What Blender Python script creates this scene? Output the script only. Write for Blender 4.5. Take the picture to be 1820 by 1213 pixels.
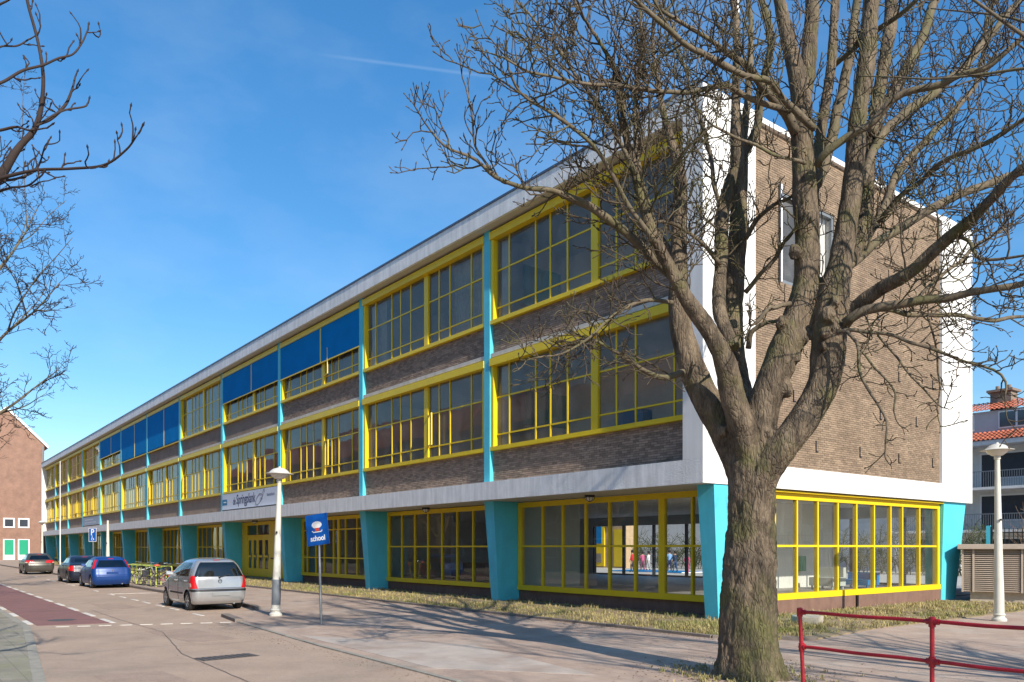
import bpy, bmesh, math, random
import numpy as np
from mathutils import Vector, Matrix, noise as mnoise

random.seed(7)
for o in list(bpy.data.objects):
    bpy.data.objects.remove(o)
sc = bpy.context.scene
col = sc.collection
R = math.radians

# ------------------------------------------------------------------ camera
CAM = (12.5, -15.55, 1.85)
YAW = R(52.27)
cd = bpy.data.cameras.new('camera')
cam = bpy.data.objects.new('camera', cd)
col.objects.link(cam)
cam.location = CAM
cam.rotation_euler = (R(90), 0, YAW)
cd.sensor_width = 36.0
cd.lens = 28.01
cd.shift_y = 0.2019
cd.clip_start = 0.1
cd.clip_end = 3000
sc.camera = cam

# ------------------------------------------------------------------ sky and sun
SUN_EL, SUN_AZ = 32.0, -7.0            # azimuth counted from +X, negative = in front of the long facade
world = bpy.data.worlds.new('World')
sc.world = world
world.use_nodes = True
wn = world.node_tree.nodes
wl = world.node_tree.links
wn.clear()
wout = wn.new('ShaderNodeOutputWorld')
wbg = wn.new('ShaderNodeBackground')
sky = wn.new('ShaderNodeTexSky')
sky.sky_type = 'NISHITA'
sky.sun_disc = False
sky.sun_elevation = R(SUN_EL)
sky.sun_rotation = R(90 - SUN_AZ)
sky.altitude = 0
sky.air_density = 1.0
sky.dust_density = 0.4
sky.ozone_density = 2.5
hs = wn.new('ShaderNodeHueSaturation')
hs.inputs['Saturation'].default_value = 1.48
hs.inputs['Value'].default_value = 1.0
gm = wn.new('ShaderNodeGamma'); gm.inputs['Gamma'].default_value = 0.77
wl.new(sky.outputs[0], gm.inputs['Color'])
wl.new(gm.outputs[0], hs.inputs['Color'])
# thin high cloud: faint streaks over the whole sky
tc = wn.new('ShaderNodeTexCoord')
mp = wn.new('ShaderNodeMapping')
mp.inputs['Scale'].default_value = (1.2, 2.6, 5.5)
mp.inputs['Rotation'].default_value = (0.25, 0.35, 0.5)
nz = wn.new('ShaderNodeTexNoise')
nz.inputs['Scale'].default_value = 1.5
nz.inputs['Detail'].default_value = 7
nz.inputs['Roughness'].default_value = 0.55
rp = wn.new('ShaderNodeValToRGB')
rp.color_ramp.elements[0].position = 0.45
rp.color_ramp.elements[0].color = (0, 0, 0, 1)
rp.color_ramp.elements[1].position = 0.85
rp.color_ramp.elements[1].color = (0.13, 0.13, 0.13, 1)
mx = wn.new('ShaderNodeMix')
mx.data_type = 'RGBA'
mx.inputs['B'].default_value = (4.2, 4.6, 5.0, 1)
wl.new(tc.outputs['Generated'], mp.inputs['Vector'])
wl.new(mp.outputs[0], nz.inputs['Vector'])
wl.new(nz.outputs['Fac'], rp.inputs[0])
wl.new(rp.outputs[0], mx.inputs['Factor'])
tint = wn.new('ShaderNodeMix'); tint.data_type = 'RGBA'; tint.blend_type = 'MULTIPLY'; tint.inputs['Factor'].default_value = 1.0
tint.inputs['B'].default_value = (0.86, 0.95, 1.0, 1)
wl.new(hs.outputs[0], tint.inputs['A'])
wl.new(tint.outputs['Result'], mx.inputs['A'])
# a faint old vapour trail high over the roofs
tw_ = wn.new('ShaderNodeVectorMath'); tw_.operation = 'DOT_PRODUCT'
TRAIL_A, TRAIL_B = Vector(((558 - 910) / 1416, 1, (974 - 96) / 1416)), Vector(((905 - 910) / 1416, 1, (974 - 141) / 1416))
_r = Matrix.Rotation(YAW, 3, 'Z')
TRAIL_A, TRAIL_B = (_r @ TRAIL_A).normalized(), (_r @ TRAIL_B).normalized()
tnrm = TRAIL_A.cross(TRAIL_B).normalized()
tmid = (TRAIL_A + TRAIL_B).normalized()
tw_.inputs[1].default_value = tnrm
tm_ = wn.new('ShaderNodeVectorMath'); tm_.operation = 'DOT_PRODUCT'
tm_.inputs[1].default_value = tmid
wl.new(tc.outputs['Generated'], tw_.inputs[0]); wl.new(tc.outputs['Generated'], tm_.inputs[0])
ab = wn.new('ShaderNodeMath'); ab.operation = 'ABSOLUTE'; wl.new(tw_.outputs['Value'], ab.inputs[0])
r1_ = wn.new('ShaderNodeMapRange'); r1_.interpolation_type = 'SMOOTHSTEP'
r1_.inputs['From Min'].default_value = 0.0; r1_.inputs['From Max'].default_value = 0.0026; r1_.inputs['To Min'].default_value = 0.07; r1_.inputs['To Max'].default_value = 0.0
wl.new(ab.outputs[0], r1_.inputs['Value'])
r2_ = wn.new('ShaderNodeMapRange'); r2_.interpolation_type = 'SMOOTHSTEP'
ca_ = TRAIL_A.dot(tmid)
r2_.inputs['From Min'].default_value = ca_ - 0.001; r2_.inputs['From Max'].default_value = 1.0
wl.new(tm_.outputs['Value'], r2_.inputs['Value'])
pr_ = wn.new('ShaderNodeMath'); pr_.operation = 'MULTIPLY'; wl.new(r1_.outputs[0], pr_.inputs[0]); wl.new(r2_.outputs[0], pr_.inputs[1])
mt2 = wn.new('ShaderNodeMix'); mt2.data_type = 'RGBA'; mt2.inputs['B'].default_value = (4.2, 4.6, 5.0, 1)
wl.new(pr_.outputs[0], mt2.inputs['Factor']); wl.new(mx.outputs['Result'], mt2.inputs['A'])
wl.new(mt2.outputs['Result'], wbg.inputs['Color'])
wbg.inputs['Strength'].default_value = 0.15
wl.new(wbg.outputs[0], wout.inputs[0])

ld = bpy.data.lights.new('sun', 'SUN')
ld.energy = 3.6
ld.angle = R(0.5)
ld.color = (1.0, 0.92, 0.80)
sun = bpy.data.objects.new('sun', ld)
col.objects.link(sun)
sv = Vector((math.cos(R(SUN_EL)) * math.cos(R(SUN_AZ)), math.cos(R(SUN_EL)) * math.sin(R(SUN_AZ)), math.sin(R(SUN_EL))))
sun.rotation_euler = sv.to_track_quat('Z', 'Y').to_euler()
sun.location = sv * 60

sc.view_settings.view_transform = 'Standard'
sc.view_settings.look = 'None'
sc.view_settings.gamma = 1
sc.view_settings.exposure = 0.86
sc.view_settings.use_curve_mapping = False
sc.render.engine = 'CYCLES'
cy = sc.cycles
cy.max_bounces = 8
cy.diffuse_bounces = 4
cy.glossy_bounces = 4
cy.transmission_bounces = 4
cy.transparent_max_bounces = 16
cy.sample_clamp_indirect = 6
cy.caustics_reflective = False
cy.caustics_refractive = False
cy.use_denoising = True
try:
    cy.denoiser = 'OPENIMAGEDENOISE'
except Exception:
    pass
cy.use_adaptive_sampling = True
cy.adaptive_threshold = 0.015
sc.render.film_transparent = False

# ------------------------------------------------------------------ helpers
FPX, CPX, HOR = 1416.0, 910.0, 974.0
_c, _s = math.cos(YAW), math.sin(YAW)


def W(px, py, d):
    """point of the place seen at a photo pixel, d metres along the view axis"""
    l = (px - CPX) / FPX * d
    return (CAM[0] + l * _c - d * _s, CAM[1] + l * _s + d * _c, CAM[2] + (HOR - py) / FPX * d)


def onY(px, Y):
    r = (px - CPX) / FPX
    d = (Y - CAM[1]) / (r * _s + _c)
    return CAM[0] + r * d * _c - d * _s


def lin(r, g, b):
    f = lambda v: (v / 255 / 12.92) if v / 255 <= 0.04045 else ((v / 255 + 0.055) / 1.055) ** 2.4
    return (f(r), f(g), f(b))


def mat(name, c, rough=0.6, metal=0.0, var=0.12, vscale=3.0, bump=0.0, bscale=40.0, coat=0.0, c2=None, island=0.0,
        streak=0.0, spec=0.5, objrand=0.0, detail=6, c2amount=0.5, emit=None, speck=0.0, joints=None, stain=0.0):
    m = bpy.data.materials.new(name)
    m.use_nodes = True
    nt = m.node_tree
    n, l = nt.nodes, nt.links
    b = n['Principled BSDF']
    b.inputs['Roughness'].default_value = rough
    b.inputs['Metallic'].default_value = metal
    b.inputs['Coat Weight'].default_value = coat
    b.inputs['Coat Roughness'].default_value = 0.05
    b.inputs['Specular IOR Level'].default_value = spec
    tc = n.new('ShaderNodeTexCoord')
    geo = n.new('ShaderNodeNewGeometry')
    nz = n.new('ShaderNodeTexNoise')
    nz.inputs['Scale'].default_value = vscale
    nz.inputs['Detail'].default_value = detail
    nz.inputs['Roughness'].default_value = 0.6
    l.new(geo.outputs['Position'], nz.inputs['Vector'])
    mr = n.new('ShaderNodeMapRange')
    mr.inputs['From Min'].default_value = 0.3
    mr.inputs['From Max'].default_value = 0.7
    mr.inputs['To Min'].default_value = 1 - var
    mr.inputs['To Max'].default_value = 1 + var
    l.new(nz.outputs['Fac'], mr.inputs['Value'])
    val = mr.outputs[0]
    if island:
        mi = n.new('ShaderNodeMapRange')
        mi.inputs['To Min'].default_value = 1 - island
        mi.inputs['To Max'].default_value = 1 + island
        oi = n.new('ShaderNodeObjectInfo')
        ad = n.new('ShaderNodeMath'); ad.operation = 'ADD'
        fr = n.new('ShaderNodeMath'); fr.operation = 'FRACT'
        l.new(geo.outputs['Random Per Island'], ad.inputs[0])
        l.new(oi.outputs['Random'], ad.inputs[1])
        l.new(ad.outputs[0], fr.inputs[0])
        l.new(fr.outputs[0], mi.inputs['Value'])
        mu = n.new('ShaderNodeMath'); mu.operation = 'MULTIPLY'
        l.new(val, mu.inputs[0]); l.new(mi.outputs[0], mu.inputs[1])
        val = mu.outputs[0]
    base = n.new('ShaderNodeRGB')
    base.outputs[0].default_value = (*c, 1)
    cur = base.outputs[0]
    if c2 is not None:
        n2 = n.new('ShaderNodeTexNoise')
        n2.inputs['Scale'].default_value = vscale * 0.37
        n2.inputs['Detail'].default_value = 8
        n2.inputs['Roughness'].default_value = 0.65
        l.new(geo.outputs['Position'], n2.inputs['Vector'])
        m2 = n.new('ShaderNodeMapRange')
        m2.inputs['From Min'].default_value = 0.62 - 0.3 * c2amount
        m2.inputs['From Max'].default_value = 0.78 - 0.3 * c2amount
        l.new(n2.outputs['Fac'], m2.inputs['Value'])
        mxx = n.new('ShaderNodeMix'); mxx.data_type = 'RGBA'
        l.new(m2.outputs[0], mxx.inputs['Factor'])
        l.new(cur, mxx.inputs['A'])
        mxx.inputs['B'].default_value = (*c2, 1)
        cur = mxx.outputs['Result']
    if streak:
        mps = n.new('ShaderNodeMapping')
        mps.inputs['Scale'].default_value = (2.2, 2.2, 0.25)
        l.new(geo.outputs['Position'], mps.inputs['Vector'])
        ns = n.new('ShaderNodeTexNoise')
        ns.inputs['Scale'].default_value = 2.0
        ns.inputs['Detail'].default_value = 8
        ns.inputs['Roughness'].default_value = 0.7
        l.new(mps.outputs[0], ns.inputs['Vector'])
        ms = n.new('ShaderNodeMapRange')
        ms.inputs['From Min'].default_value = 0.35
        ms.inputs['From Max'].default_value = 0.65
        ms.inputs['To Min'].default_value = 1 - streak
        ms.inputs['To Max'].default_value = 1.0
        l.new(ns.outputs['Fac'], ms.inputs['Value'])
        mu = n.new('ShaderNodeMath'); mu.operation = 'MULTIPLY'
        l.new(val, mu.inputs[0]); l.new(ms.outputs[0], mu.inputs[1])
        val = mu.outputs[0]
    def times(val, node_out):
        mu = n.new('ShaderNodeMath'); mu.operation = 'MULTIPLY'
        l.new(val, mu.inputs[0]); l.new(node_out, mu.inputs[1])
        return mu.outputs[0]
    if speck:
        for scl, amt in ((55.0, speck), (16.0, speck * 0.6)):
            nf = n.new('ShaderNodeTexNoise'); nf.inputs['Scale'].default_value = scl; nf.inputs['Detail'].default_value = 3; nf.inputs['Roughness'].default_value = 0.8
            l.new(geo.outputs['Position'], nf.inputs['Vector'])
            mf = n.new('ShaderNodeMapRange'); mf.inputs['From Min'].default_value = 0.3; mf.inputs['From Max'].default_value = 0.7
            mf.inputs['To Min'].default_value = 1 - amt; mf.inputs['To Max'].default_value = 1 + amt
            l.new(nf.outputs['Fac'], mf.inputs['Value'])
            val = times(val, mf.outputs[0])
    if stain:
        nf = n.new('ShaderNodeTexNoise'); nf.inputs['Scale'].default_value = 0.45; nf.inputs['Detail'].default_value = 9; nf.inputs['Roughness'].default_value = 0.7; nf.inputs['Distortion'].default_value = 1.2
        l.new(geo.outputs['Position'], nf.inputs['Vector'])
        mf = n.new('ShaderNodeMapRange'); mf.inputs['From Min'].default_value = 0.52; mf.inputs['From Max'].default_value = 0.68
        mf.inputs['To Min'].default_value = 1.0; mf.inputs['To Max'].default_value = 1 - stain
        l.new(nf.outputs['Fac'], mf.inputs['Value'])
        val = times(val, mf.outputs[0])
    jt = None
    if joints:
        bt = n.new('ShaderNodeTexBrick')
        bt.inputs['Scale'].default_value = 1.0
        bt.inputs['Brick Width'].default_value = joints[0]; bt.inputs['Row Height'].default_value = joints[1]
        bt.inputs['Mortar Size'].default_value = joints[2]; bt.inputs['Mortar Smooth'].default_value = 0.4
        q = joints[3]
        bt.inputs['Color1'].default_value = (1 - q, 1 - q, 1 - q, 1); bt.inputs['Color2'].default_value = (1 + q, 1 + q, 1 + q, 1)
        bt.inputs['Mortar'].default_value = (joints[4],) * 3 + (1,)
        l.new(geo.outputs['Position'], bt.inputs['Vector'])
        val = times(val, bt.outputs['Color'])
    vm = n.new('ShaderNodeVectorMath'); vm.operation = 'SCALE'
    l.new(cur, vm.inputs[0])
    l.new(val, vm.inputs['Scale'])
    l.new(vm.outputs[0], b.inputs['Base Color'])
    # roughness variation
    rr = n.new('ShaderNodeMapRange')
    rr.inputs['To Min'].default_value = max(0.02, rough - 0.08)
    rr.inputs['To Max'].default_value = min(1, rough + 0.08)
    l.new(nz.outputs['Fac'], rr.inputs['Value'])
    l.new(rr.outputs[0], b.inputs['Roughness'])
    if bump:
        nb = n.new('ShaderNodeTexNoise')
        nb.inputs['Scale'].default_value = bscale
        nb.inputs['Detail'].default_value = 5
        l.new(geo.outputs['Position'], nb.inputs['Vector'])
        bp = n.new('ShaderNodeBump')
        bp.inputs['Strength'].default_value = bump
        bp.inputs['Distance'].default_value = 0.02
        l.new(nb.outputs['Fac'], bp.inputs['Height'])
        l.new(bp.outputs[0], b.inputs['Normal'])
    if emit:
        b.inputs['Emission Color'].default_value = (*emit[0], 1)
        b.inputs['Emission Strength'].default_value = emit[1]
    return m


def glass(name, tint, refl=0.9, rough=0.0, base=0.06, k=1.6, veil=0.0):
    m = bpy.data.materials.new(name)
    m.use_nodes = True
    n, l = m.node_tree.nodes, m.node_tree.links
    n.remove(n['Principled BSDF'])
    out = n['Material Output']
    t = n.new('ShaderNodeBsdfTransparent')
    t.inputs[0].default_value = (*tint, 1)
    g = n.new('ShaderNodeBsdfGlossy')
    g.inputs['Color'].default_value = (refl, refl * 0.95, refl * 0.88, 1)
    g.inputs['Roughness'].default_value = rough
    geo = n.new('ShaderNodeNewGeometry')
    nz = n.new('ShaderNodeTexNoise')
    nz.inputs['Scale'].default_value = 0.9
    nz.inputs['Detail'].default_value = 1
    l.new(geo.outputs['Position'], nz.inputs['Vector'])
    bp = n.new('ShaderNodeBump')
    bp.inputs['Strength'].default_value = 0.05
    bp.inputs['Distance'].default_value = 0.1
    l.new(nz.outputs['Fac'], bp.inputs['Height'])
    l.new(bp.outputs[0], g.inputs['Normal'])
    lw = n.new('ShaderNodeFresnel')
    lw.inputs['IOR'].default_value = 1.52
    ad = n.new('ShaderNodeMath'); ad.operation = 'MULTIPLY_ADD'
    ad.inputs[1].default_value = k
    ad.inputs[2].default_value = base
    ad.use_clamp = True
    l.new(lw.outputs[0], ad.inputs[0])
    ms = n.new('ShaderNodeMixShader')
    l.new(ad.outputs[0], ms.inputs[0])
    l.new(t.outputs[0], ms.inputs[1])
    l.new(g.outputs[0], ms.inputs[2])
    df = n.new('ShaderNodeBsdfDiffuse')           # pale veil painted over the pane to lighten it, in place of reflected light
    df.inputs['Color'].default_value = (0.75, 0.72, 0.68, 1)
    dn = n.new('ShaderNodeTexNoise'); dn.inputs['Scale'].default_value = 1.7; dn.inputs['Detail'].default_value = 6
    l.new(geo.outputs['Position'], dn.inputs['Vector'])
    dm_ = n.new('ShaderNodeMapRange'); dm_.inputs['From Min'].default_value = 0.3; dm_.inputs['From Max'].default_value = 0.7
    dm_.inputs['To Min'].default_value = veil * 0.5; dm_.inputs['To Max'].default_value = veil * 1.5
    l.new(dn.outputs['Fac'], dm_.inputs['Value'])
    m3 = n.new('ShaderNodeMixShader')
    l.new(dm_.outputs[0], m3.inputs[0]); l.new(ms.outputs[0], m3.inputs[1]); l.new(df.outputs[0], m3.inputs[2])
    l.new(m3.outputs[0], out.inputs[0])
    return m


def brick_mat(name, c1, c2, mortar, scale=1.0, axis='XZ', rough=0.85):
    """far brickwork: colour and relief from a brick texture laid on the wall"""
    m = bpy.data.materials.new(name)
    m.use_nodes = True
    n, l = m.node_tree.nodes, m.node_tree.links
    b = n['Principled BSDF']
    b.inputs['Roughness'].default_value = rough
    geo = n.new('ShaderNodeNewGeometry')
    sp = n.new('ShaderNodeSeparateXYZ')
    cb = n.new('ShaderNodeCombineXYZ')
    l.new(geo.outputs['Position'], sp.inputs[0])
    l.new(sp.outputs['X' if axis[0] == 'X' else 'Y'], cb.inputs[0])
    l.new(sp.outputs['Z' if axis[1] == 'Z' else 'Y'], cb.inputs[1])
    bt = n.new('ShaderNodeTexBrick')
    bt.inputs['Scale'].default_value = scale
    bt.inputs['Brick Width'].default_value = 0.22
    bt.inputs['Row Height'].default_value = 0.0625
    bt.inputs['Mortar Size'].default_value = 0.006
    bt.inputs['Color1'].default_value = (*c1, 1)
    bt.inputs['Color2'].default_value = (*c2, 1)
    bt.inputs['Mortar'].default_value = (*mortar, 1)
    l.new(cb.outputs[0], bt.inputs['Vector'])
    nz = n.new('ShaderNodeTexNoise')
    nz.inputs['Scale'].default_value = 1.3
    nz.inputs['Detail'].default_value = 7
    l.new(geo.outputs['Position'], nz.inputs['Vector'])
    mr = n.new('ShaderNodeMapRange')
    mr.inputs['To Min'].default_value = 0.65
    mr.inputs['To Max'].default_value = 1.35
    l.new(nz.outputs['Fac'], mr.inputs['Value'])
    vm = n.new('ShaderNodeVectorMath'); vm.operation = 'SCALE'
    l.new(bt.outputs['Color'], vm.inputs[0])
    l.new(mr.outputs[0], vm.inputs['Scale'])
    l.new(vm.outputs[0], b.inputs['Base Color'])
    bp = n.new('ShaderNodeBump')
    bp.inputs['Strength'].default_value = 0.6
    bp.inputs['Distance'].default_value = 0.01
    bp.invert = True
    l.new(bt.outputs['Fac'], bp.inputs['Height'])
    l.new(bp.outputs[0], b.inputs['Normal'])
    return m


class MB:
    def __init__(s):
        s.v, s.f = [], []

    def add(s, vs, fs):
        o = len(s.v)
        s.v += [tuple(p) for p in vs]
        s.f += [tuple(i + o for i in f) for f in fs]
        return s

    def box(s, x0, x1, y0, y1, z0, z1):
        if x0 > x1: x0, x1 = x1, x0
        if y0 > y1: y0, y1 = y1, y0
        if z0 > z1: z0, z1 = z1, z0
        return s.add([(x0, y0, z0), (x1, y0, z0), (x1, y1, z0), (x0, y1, z0), (x0, y0, z1), (x1, y0, z1), (x1, y1, z1), (x0, y1, z1)],
                     [(0, 3, 2, 1), (4, 5, 6, 7), (0, 1, 5, 4), (1, 2, 6, 5), (2, 3, 7, 6), (3, 0, 4, 7)])

    def hexa(s, b, t):
        """eight corners: four below, four above (counter-clockwise seen from above)"""
        return s.add(list(b) + list(t), [(0, 3, 2, 1), (4, 5, 6, 7), (0, 1, 5, 4), (1, 2, 6, 5), (2, 3, 7, 6), (3, 0, 4, 7)])

    def prism(s, poly, z0, z1):
        n = len(poly)
        return s.add([(x, y, z0) for x, y in poly] + [(x, y, z1) for x, y in poly],
                     [tuple(range(n - 1, -1, -1)), tuple(range(n, 2 * n))] + [(i, (i + 1) % n, n + (i + 1) % n, n + i) for i in range(n)])

    def tube(s, path, rad, n=8, cap=True):
        P = [Vector(p) for p in path]
        if not hasattr(rad, '__len__'): rad = [rad] * len(P)
        o = len(s.v)
        u = None
        for i, p in enumerate(P):
            t = (P[min(i + 1, len(P) - 1)] - P[max(i - 1, 0)]).normalized()
            if u is None:
                u = t.cross(Vector((0, 0, 1)) if abs(t.z) < 0.9 else Vector((1, 0, 0))).normalized()
            else:
                u = (u - t * u.dot(t)).normalized()
            w = t.cross(u)
            for k in range(n):
                a = 2 * math.pi * k / n
                q = p + (u * math.cos(a) + w * math.sin(a)) * rad[i]
                s.v.append(tuple(q))
        for i in range(len(P) - 1):
            for k in range(n):
                k2 = (k + 1) % n
                s.f.append((o + i * n + k, o + i * n + k2, o + (i + 1) * n + k2, o + (i + 1) * n + k))
        if cap:
            s.f.append(tuple(o + k for k in range(n - 1, -1, -1)))
            s.f.append(tuple(o + (len(P) - 1) * n + k for k in range(n)))
        return s

    def lathe(s, prof, n=20, cx=0, cy=0):
        o = len(s.v)
        for r, z in prof:
            for k in range(n):
                a = 2 * math.pi * k / n
                s.v.append((cx + r * math.cos(a), cy + r * math.sin(a), z))
        for i in range(len(prof) - 1):
            for k in range(n):
                k2 = (k + 1) % n
                s.f.append((o + i * n + k, o + i * n + k2, o + (i + 1) * n + k2, o + (i + 1) * n + k))
        s.f.append(tuple(o + k for k in range(n - 1, -1, -1)))
        s.f.append(tuple(o + (len(prof) - 1) * n + k for k in range(n)))
        return s

    def mesh(s, name, m, smooth=False):
        me = bpy.data.meshes.new(name)
        me.from_pydata(s.v, [], s.f)
        if m is not None:
            for q in (m if isinstance(m, (list, tuple)) else [m]):
                me.materials.append(q)
        if smooth:
            me.shade_smooth()
        me.update()
        return me

    def build(s, name, m, parent=None, smooth=False, loc=(0, 0, 0), bevel=0.0, auto=None):
        me = s.mesh(name, m, smooth)
        o = bpy.data.objects.new(name, me)
        col.objects.link(o)
        o.location = loc
        if parent is not None: o.parent = parent
        if bevel:
            bv = o.modifiers.new('bevel', 'BEVEL')
            bv.width = bevel
            bv.segments = 2
            bv.limit_method = 'ANGLE'
        if auto:
            me.shade_smooth()
            me.set_sharp_from_angle(angle=R(auto))
        return o


def link(name, me, parent=None, loc=(0, 0, 0), rot=None):
    o = bpy.data.objects.new(name, me)
    col.objects.link(o)
    o.location = loc
    if rot: o.rotation_euler = rot
    if parent is not None: o.parent = parent
    return o


def empty(name, loc=(0, 0, 0), rz=0.0):
    o = bpy.data.objects.new(name, None)
    col.objects.link(o)
    o.location = loc
    o.rotation_euler = (0, 0, rz)
    o.empty_display_size = 0.3
    return o


def tag(o, label, cat, group=None):
    o['label'] = label
    o['category'] = cat
    if group: o['group'] = group
    return o


def struct(o):
    o['kind'] = 'structure'
    return o


def copy_tree(o, parent=None):
    c = o.copy()
    col.objects.link(c)
    c.parent = parent
    for ch in list(o.children):
        copy_tree(ch, c)
    return c


def text_mesh(body, size, name='lettering', shear=0.0, bold=0.0, align='LEFT'):
    cu = bpy.data.curves.new(name, 'FONT')
    cu.body = body
    cu.size = size
    cu.shear = shear
    cu.offset = bold
    cu.align_x = align
    o = bpy.data.objects.new(name, cu)
    col.objects.link(o)
    dg = bpy.context.evaluated_depsgraph_get()
    me = bpy.data.meshes.new_from_object(o.evaluated_get(dg))
    bpy.data.objects.remove(o)
    me.name = name
    return me


# ------------------------------------------------------------------ materials
M = {}
M['yellow'] = mat('yellow_paint', (0.78, 0.56, 0.010), 0.45, var=0.06, vscale=2, bump=0.03, bscale=60)
M['teal'] = mat('teal_paint', (0.09, 0.56, 0.70), 0.6, var=0.08, vscale=1.5, bump=0.25, bscale=45, streak=0.1)
M['blind'] = mat('blue_blind_cloth', (0.001, 0.20, 0.50), 0.95, var=0.10, vscale=1.2, bump=0.12, bscale=14, spec=0.1)
M['white'] = mat('white_render', (0.78, 0.77, 0.745), 0.8, var=0.04, vscale=0.8, bump=0.12, bscale=60, streak=0.10)
M['slab'] = mat('weathered_white_concrete', (0.86, 0.85, 0.83), 0.85, var=0.08, vscale=2.2, bump=0.5, bscale=24, streak=0.26)
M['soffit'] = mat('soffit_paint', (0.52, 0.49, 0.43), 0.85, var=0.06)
M['flash'] = mat('roof_flashing', (0.10, 0.12, 0.16), 0.4, metal=0.4, var=0.1)
M['strip'] = mat('pale_floor_edge', (0.62, 0.58, 0.52), 0.8, var=0.1, streak=0.15)
M['brick'] = mat('tan_brick', (0.232, 0.166, 0.112), 0.88, var=0.16, vscale=2.2, bump=0.5, bscale=90, island=0.2, c2=(0.275, 0.20, 0.135), c2amount=0.55)
M['brickd'] = mat('dark_brown_brick', (0.30, 0.218, 0.163), 0.85, var=0.2, vscale=4, bump=0.6, bscale=70, island=0.3)
M['mortar'] = mat('mortar', (0.20, 0.155, 0.115), 0.95, var=0.15, vscale=8)
M['mortard'] = mat('dark_mortar', (0.14, 0.105, 0.085), 0.95, var=0.15, vscale=8)
M['brickfar'] = brick_mat('dark_brown_brickwork', (0.26, 0.188, 0.14), (0.32, 0.23, 0.17), (0.15, 0.115, 0.09))
M['plinth'] = mat('plinth_render', (0.20, 0.115, 0.085), 0.9, var=0.15, vscale=3, bump=0.4, bscale=50, streak=0.2)
M['glass'] = glass('window_glass', (0.94, 0.94, 0.92), base=0.0, k=1.0, veil=0.095)
M['glassg'] = glass('ground_floor_glass', (0.88, 0.91, 0.89), base=0.02, k=1.2, veil=0.04)
M['room'] = mat('room_wall', (0.80, 0.77, 0.73), 0.9, var=0.05)
M['roomg'] = mat('room_wall_grey_green', (0.52, 0.56, 0.54), 0.9, var=0.05)
M['ceil'] = mat('room_ceiling', (0.76, 0.75, 0.72), 0.9, var=0.04)
M['floor'] = mat('room_floor', (0.36, 0.34, 0.32), 0.5, var=0.1)
M['curtain'] = mat('cream_curtain', (0.55, 0.47, 0.33), 0.9, var=0.15, vscale=6, streak=0.2)
M['frame_dark'] = mat('dark_metal', (0.02, 0.02, 0.022), 0.4, metal=0.3, var=0.1)
M['black'] = mat('black_plastic', (0.012, 0.012, 0.013), 0.5, var=0.15)
M['lampglass'] = mat('frosted_lamp_bowl', (0.72, 0.68, 0.60), 0.25, var=0.03)
M['greymetal'] = mat('galvanised_steel', (0.36, 0.37, 0.38), 0.42, metal=0.8, var=0.15, vscale=12)
M['polecream'] = mat('cream_pole_paint', (0.62, 0.60, 0.53), 0.45, var=0.06, vscale=4, bump=0.05, bscale=50, streak=0.1)
M['polegrey'] = mat('grey_pole_band', (0.17, 0.19, 0.21), 0.5, var=0.1)
M['red'] = mat('red_rail_paint', (0.36, 0.012, 0.022), 0.35, var=0.15, vscale=10, bump=0.25, bscale=80, c2=(0.16, 0.02, 0.02), c2amount=0.15)
M['bluesign'] = mat('blue_sign', (0.005, 0.10, 0.42), 0.35, var=0.04)
M['signwhite'] = mat('sign_white', (0.78, 0.78, 0.78), 0.4, var=0.02)
M['signred'] = mat('sign_red', (0.62, 0.07, 0.04), 0.4, var=0.03)
M['green'] = mat('green_paint', (0.0, 0.30, 0.16), 0.5, var=0.06)
M['limegreen'] = mat('yellow_green_paint', (0.55, 0.62, 0.10), 0.45, var=0.08, vscale=6)
M['asphalt'] = mat('reddish_asphalt', (0.410, 0.300, 0.224), 0.9, var=0.10, vscale=1.1, bump=0.55, bscale=110, c2=(0.355, 0.272, 0.208), c2amount=0.5, speck=0.16, stain=0.16)
M['redlane'] = mat('maroon_cycle_asphalt', (0.235, 0.115, 0.105), 0.9, var=0.14, vscale=1.6, bump=0.5, bscale=110, c2=(0.19, 0.10, 0.09), c2amount=0.35, speck=0.15, stain=0.15)
M['pave'] = mat('pavement', (0.40, 0.292, 0.225), 0.9, var=0.13, vscale=1.3, bump=0.4, bscale=80, c2=(0.43, 0.345, 0.28), c2amount=0.5, speck=0.10, stain=0.2, joints=(0.30, 0.30, 0.007, 0.05, 0.80))
M['leftpave'] = mat('mossy_pavement', (0.27, 0.245, 0.195), 0.92, var=0.16, vscale=1.6, bump=0.4, bscale=60, c2=(0.25, 0.24, 0.15), c2amount=0.4, speck=0.12, stain=0.2, joints=(0.30, 0.30, 0.009, 0.06, 0.72))
M['kerb'] = mat('kerb_stone', (0.20, 0.165, 0.14), 0.9, var=0.16, vscale=4, bump=0.3, bscale=60)
M['kerbl'] = mat('pale_kerb_stone', (0.29, 0.27, 0.225), 0.9, var=0.16, vscale=4, bump=0.3, bscale=60)
M['paint'] = mat('road_paint', (0.66, 0.62, 0.55), 0.8, var=0.12, vscale=14, c2=(0.42, 0.36, 0.30), c2amount=0.25)
M['soil'] = mat('dry_soil', (0.27, 0.20, 0.12), 0.95, var=0.25, vscale=3, bump=0.6, bscale=30, c2=(0.20, 0.17, 0.08), c2amount=0.5)
M['ground'] = mat('far_ground', (0.20, 0.18, 0.14), 0.95, var=0.2, vscale=0.2)
M['iron'] = mat('cast_iron', (0.11, 0.095, 0.085), 0.6, metal=0.3, var=0.25, vscale=20, bump=0.4, bscale=90)
M['concrete'] = mat('concrete', (0.42, 0.37, 0.29), 0.9, var=0.12, vscale=5, bump=0.3, bscale=60)
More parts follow.
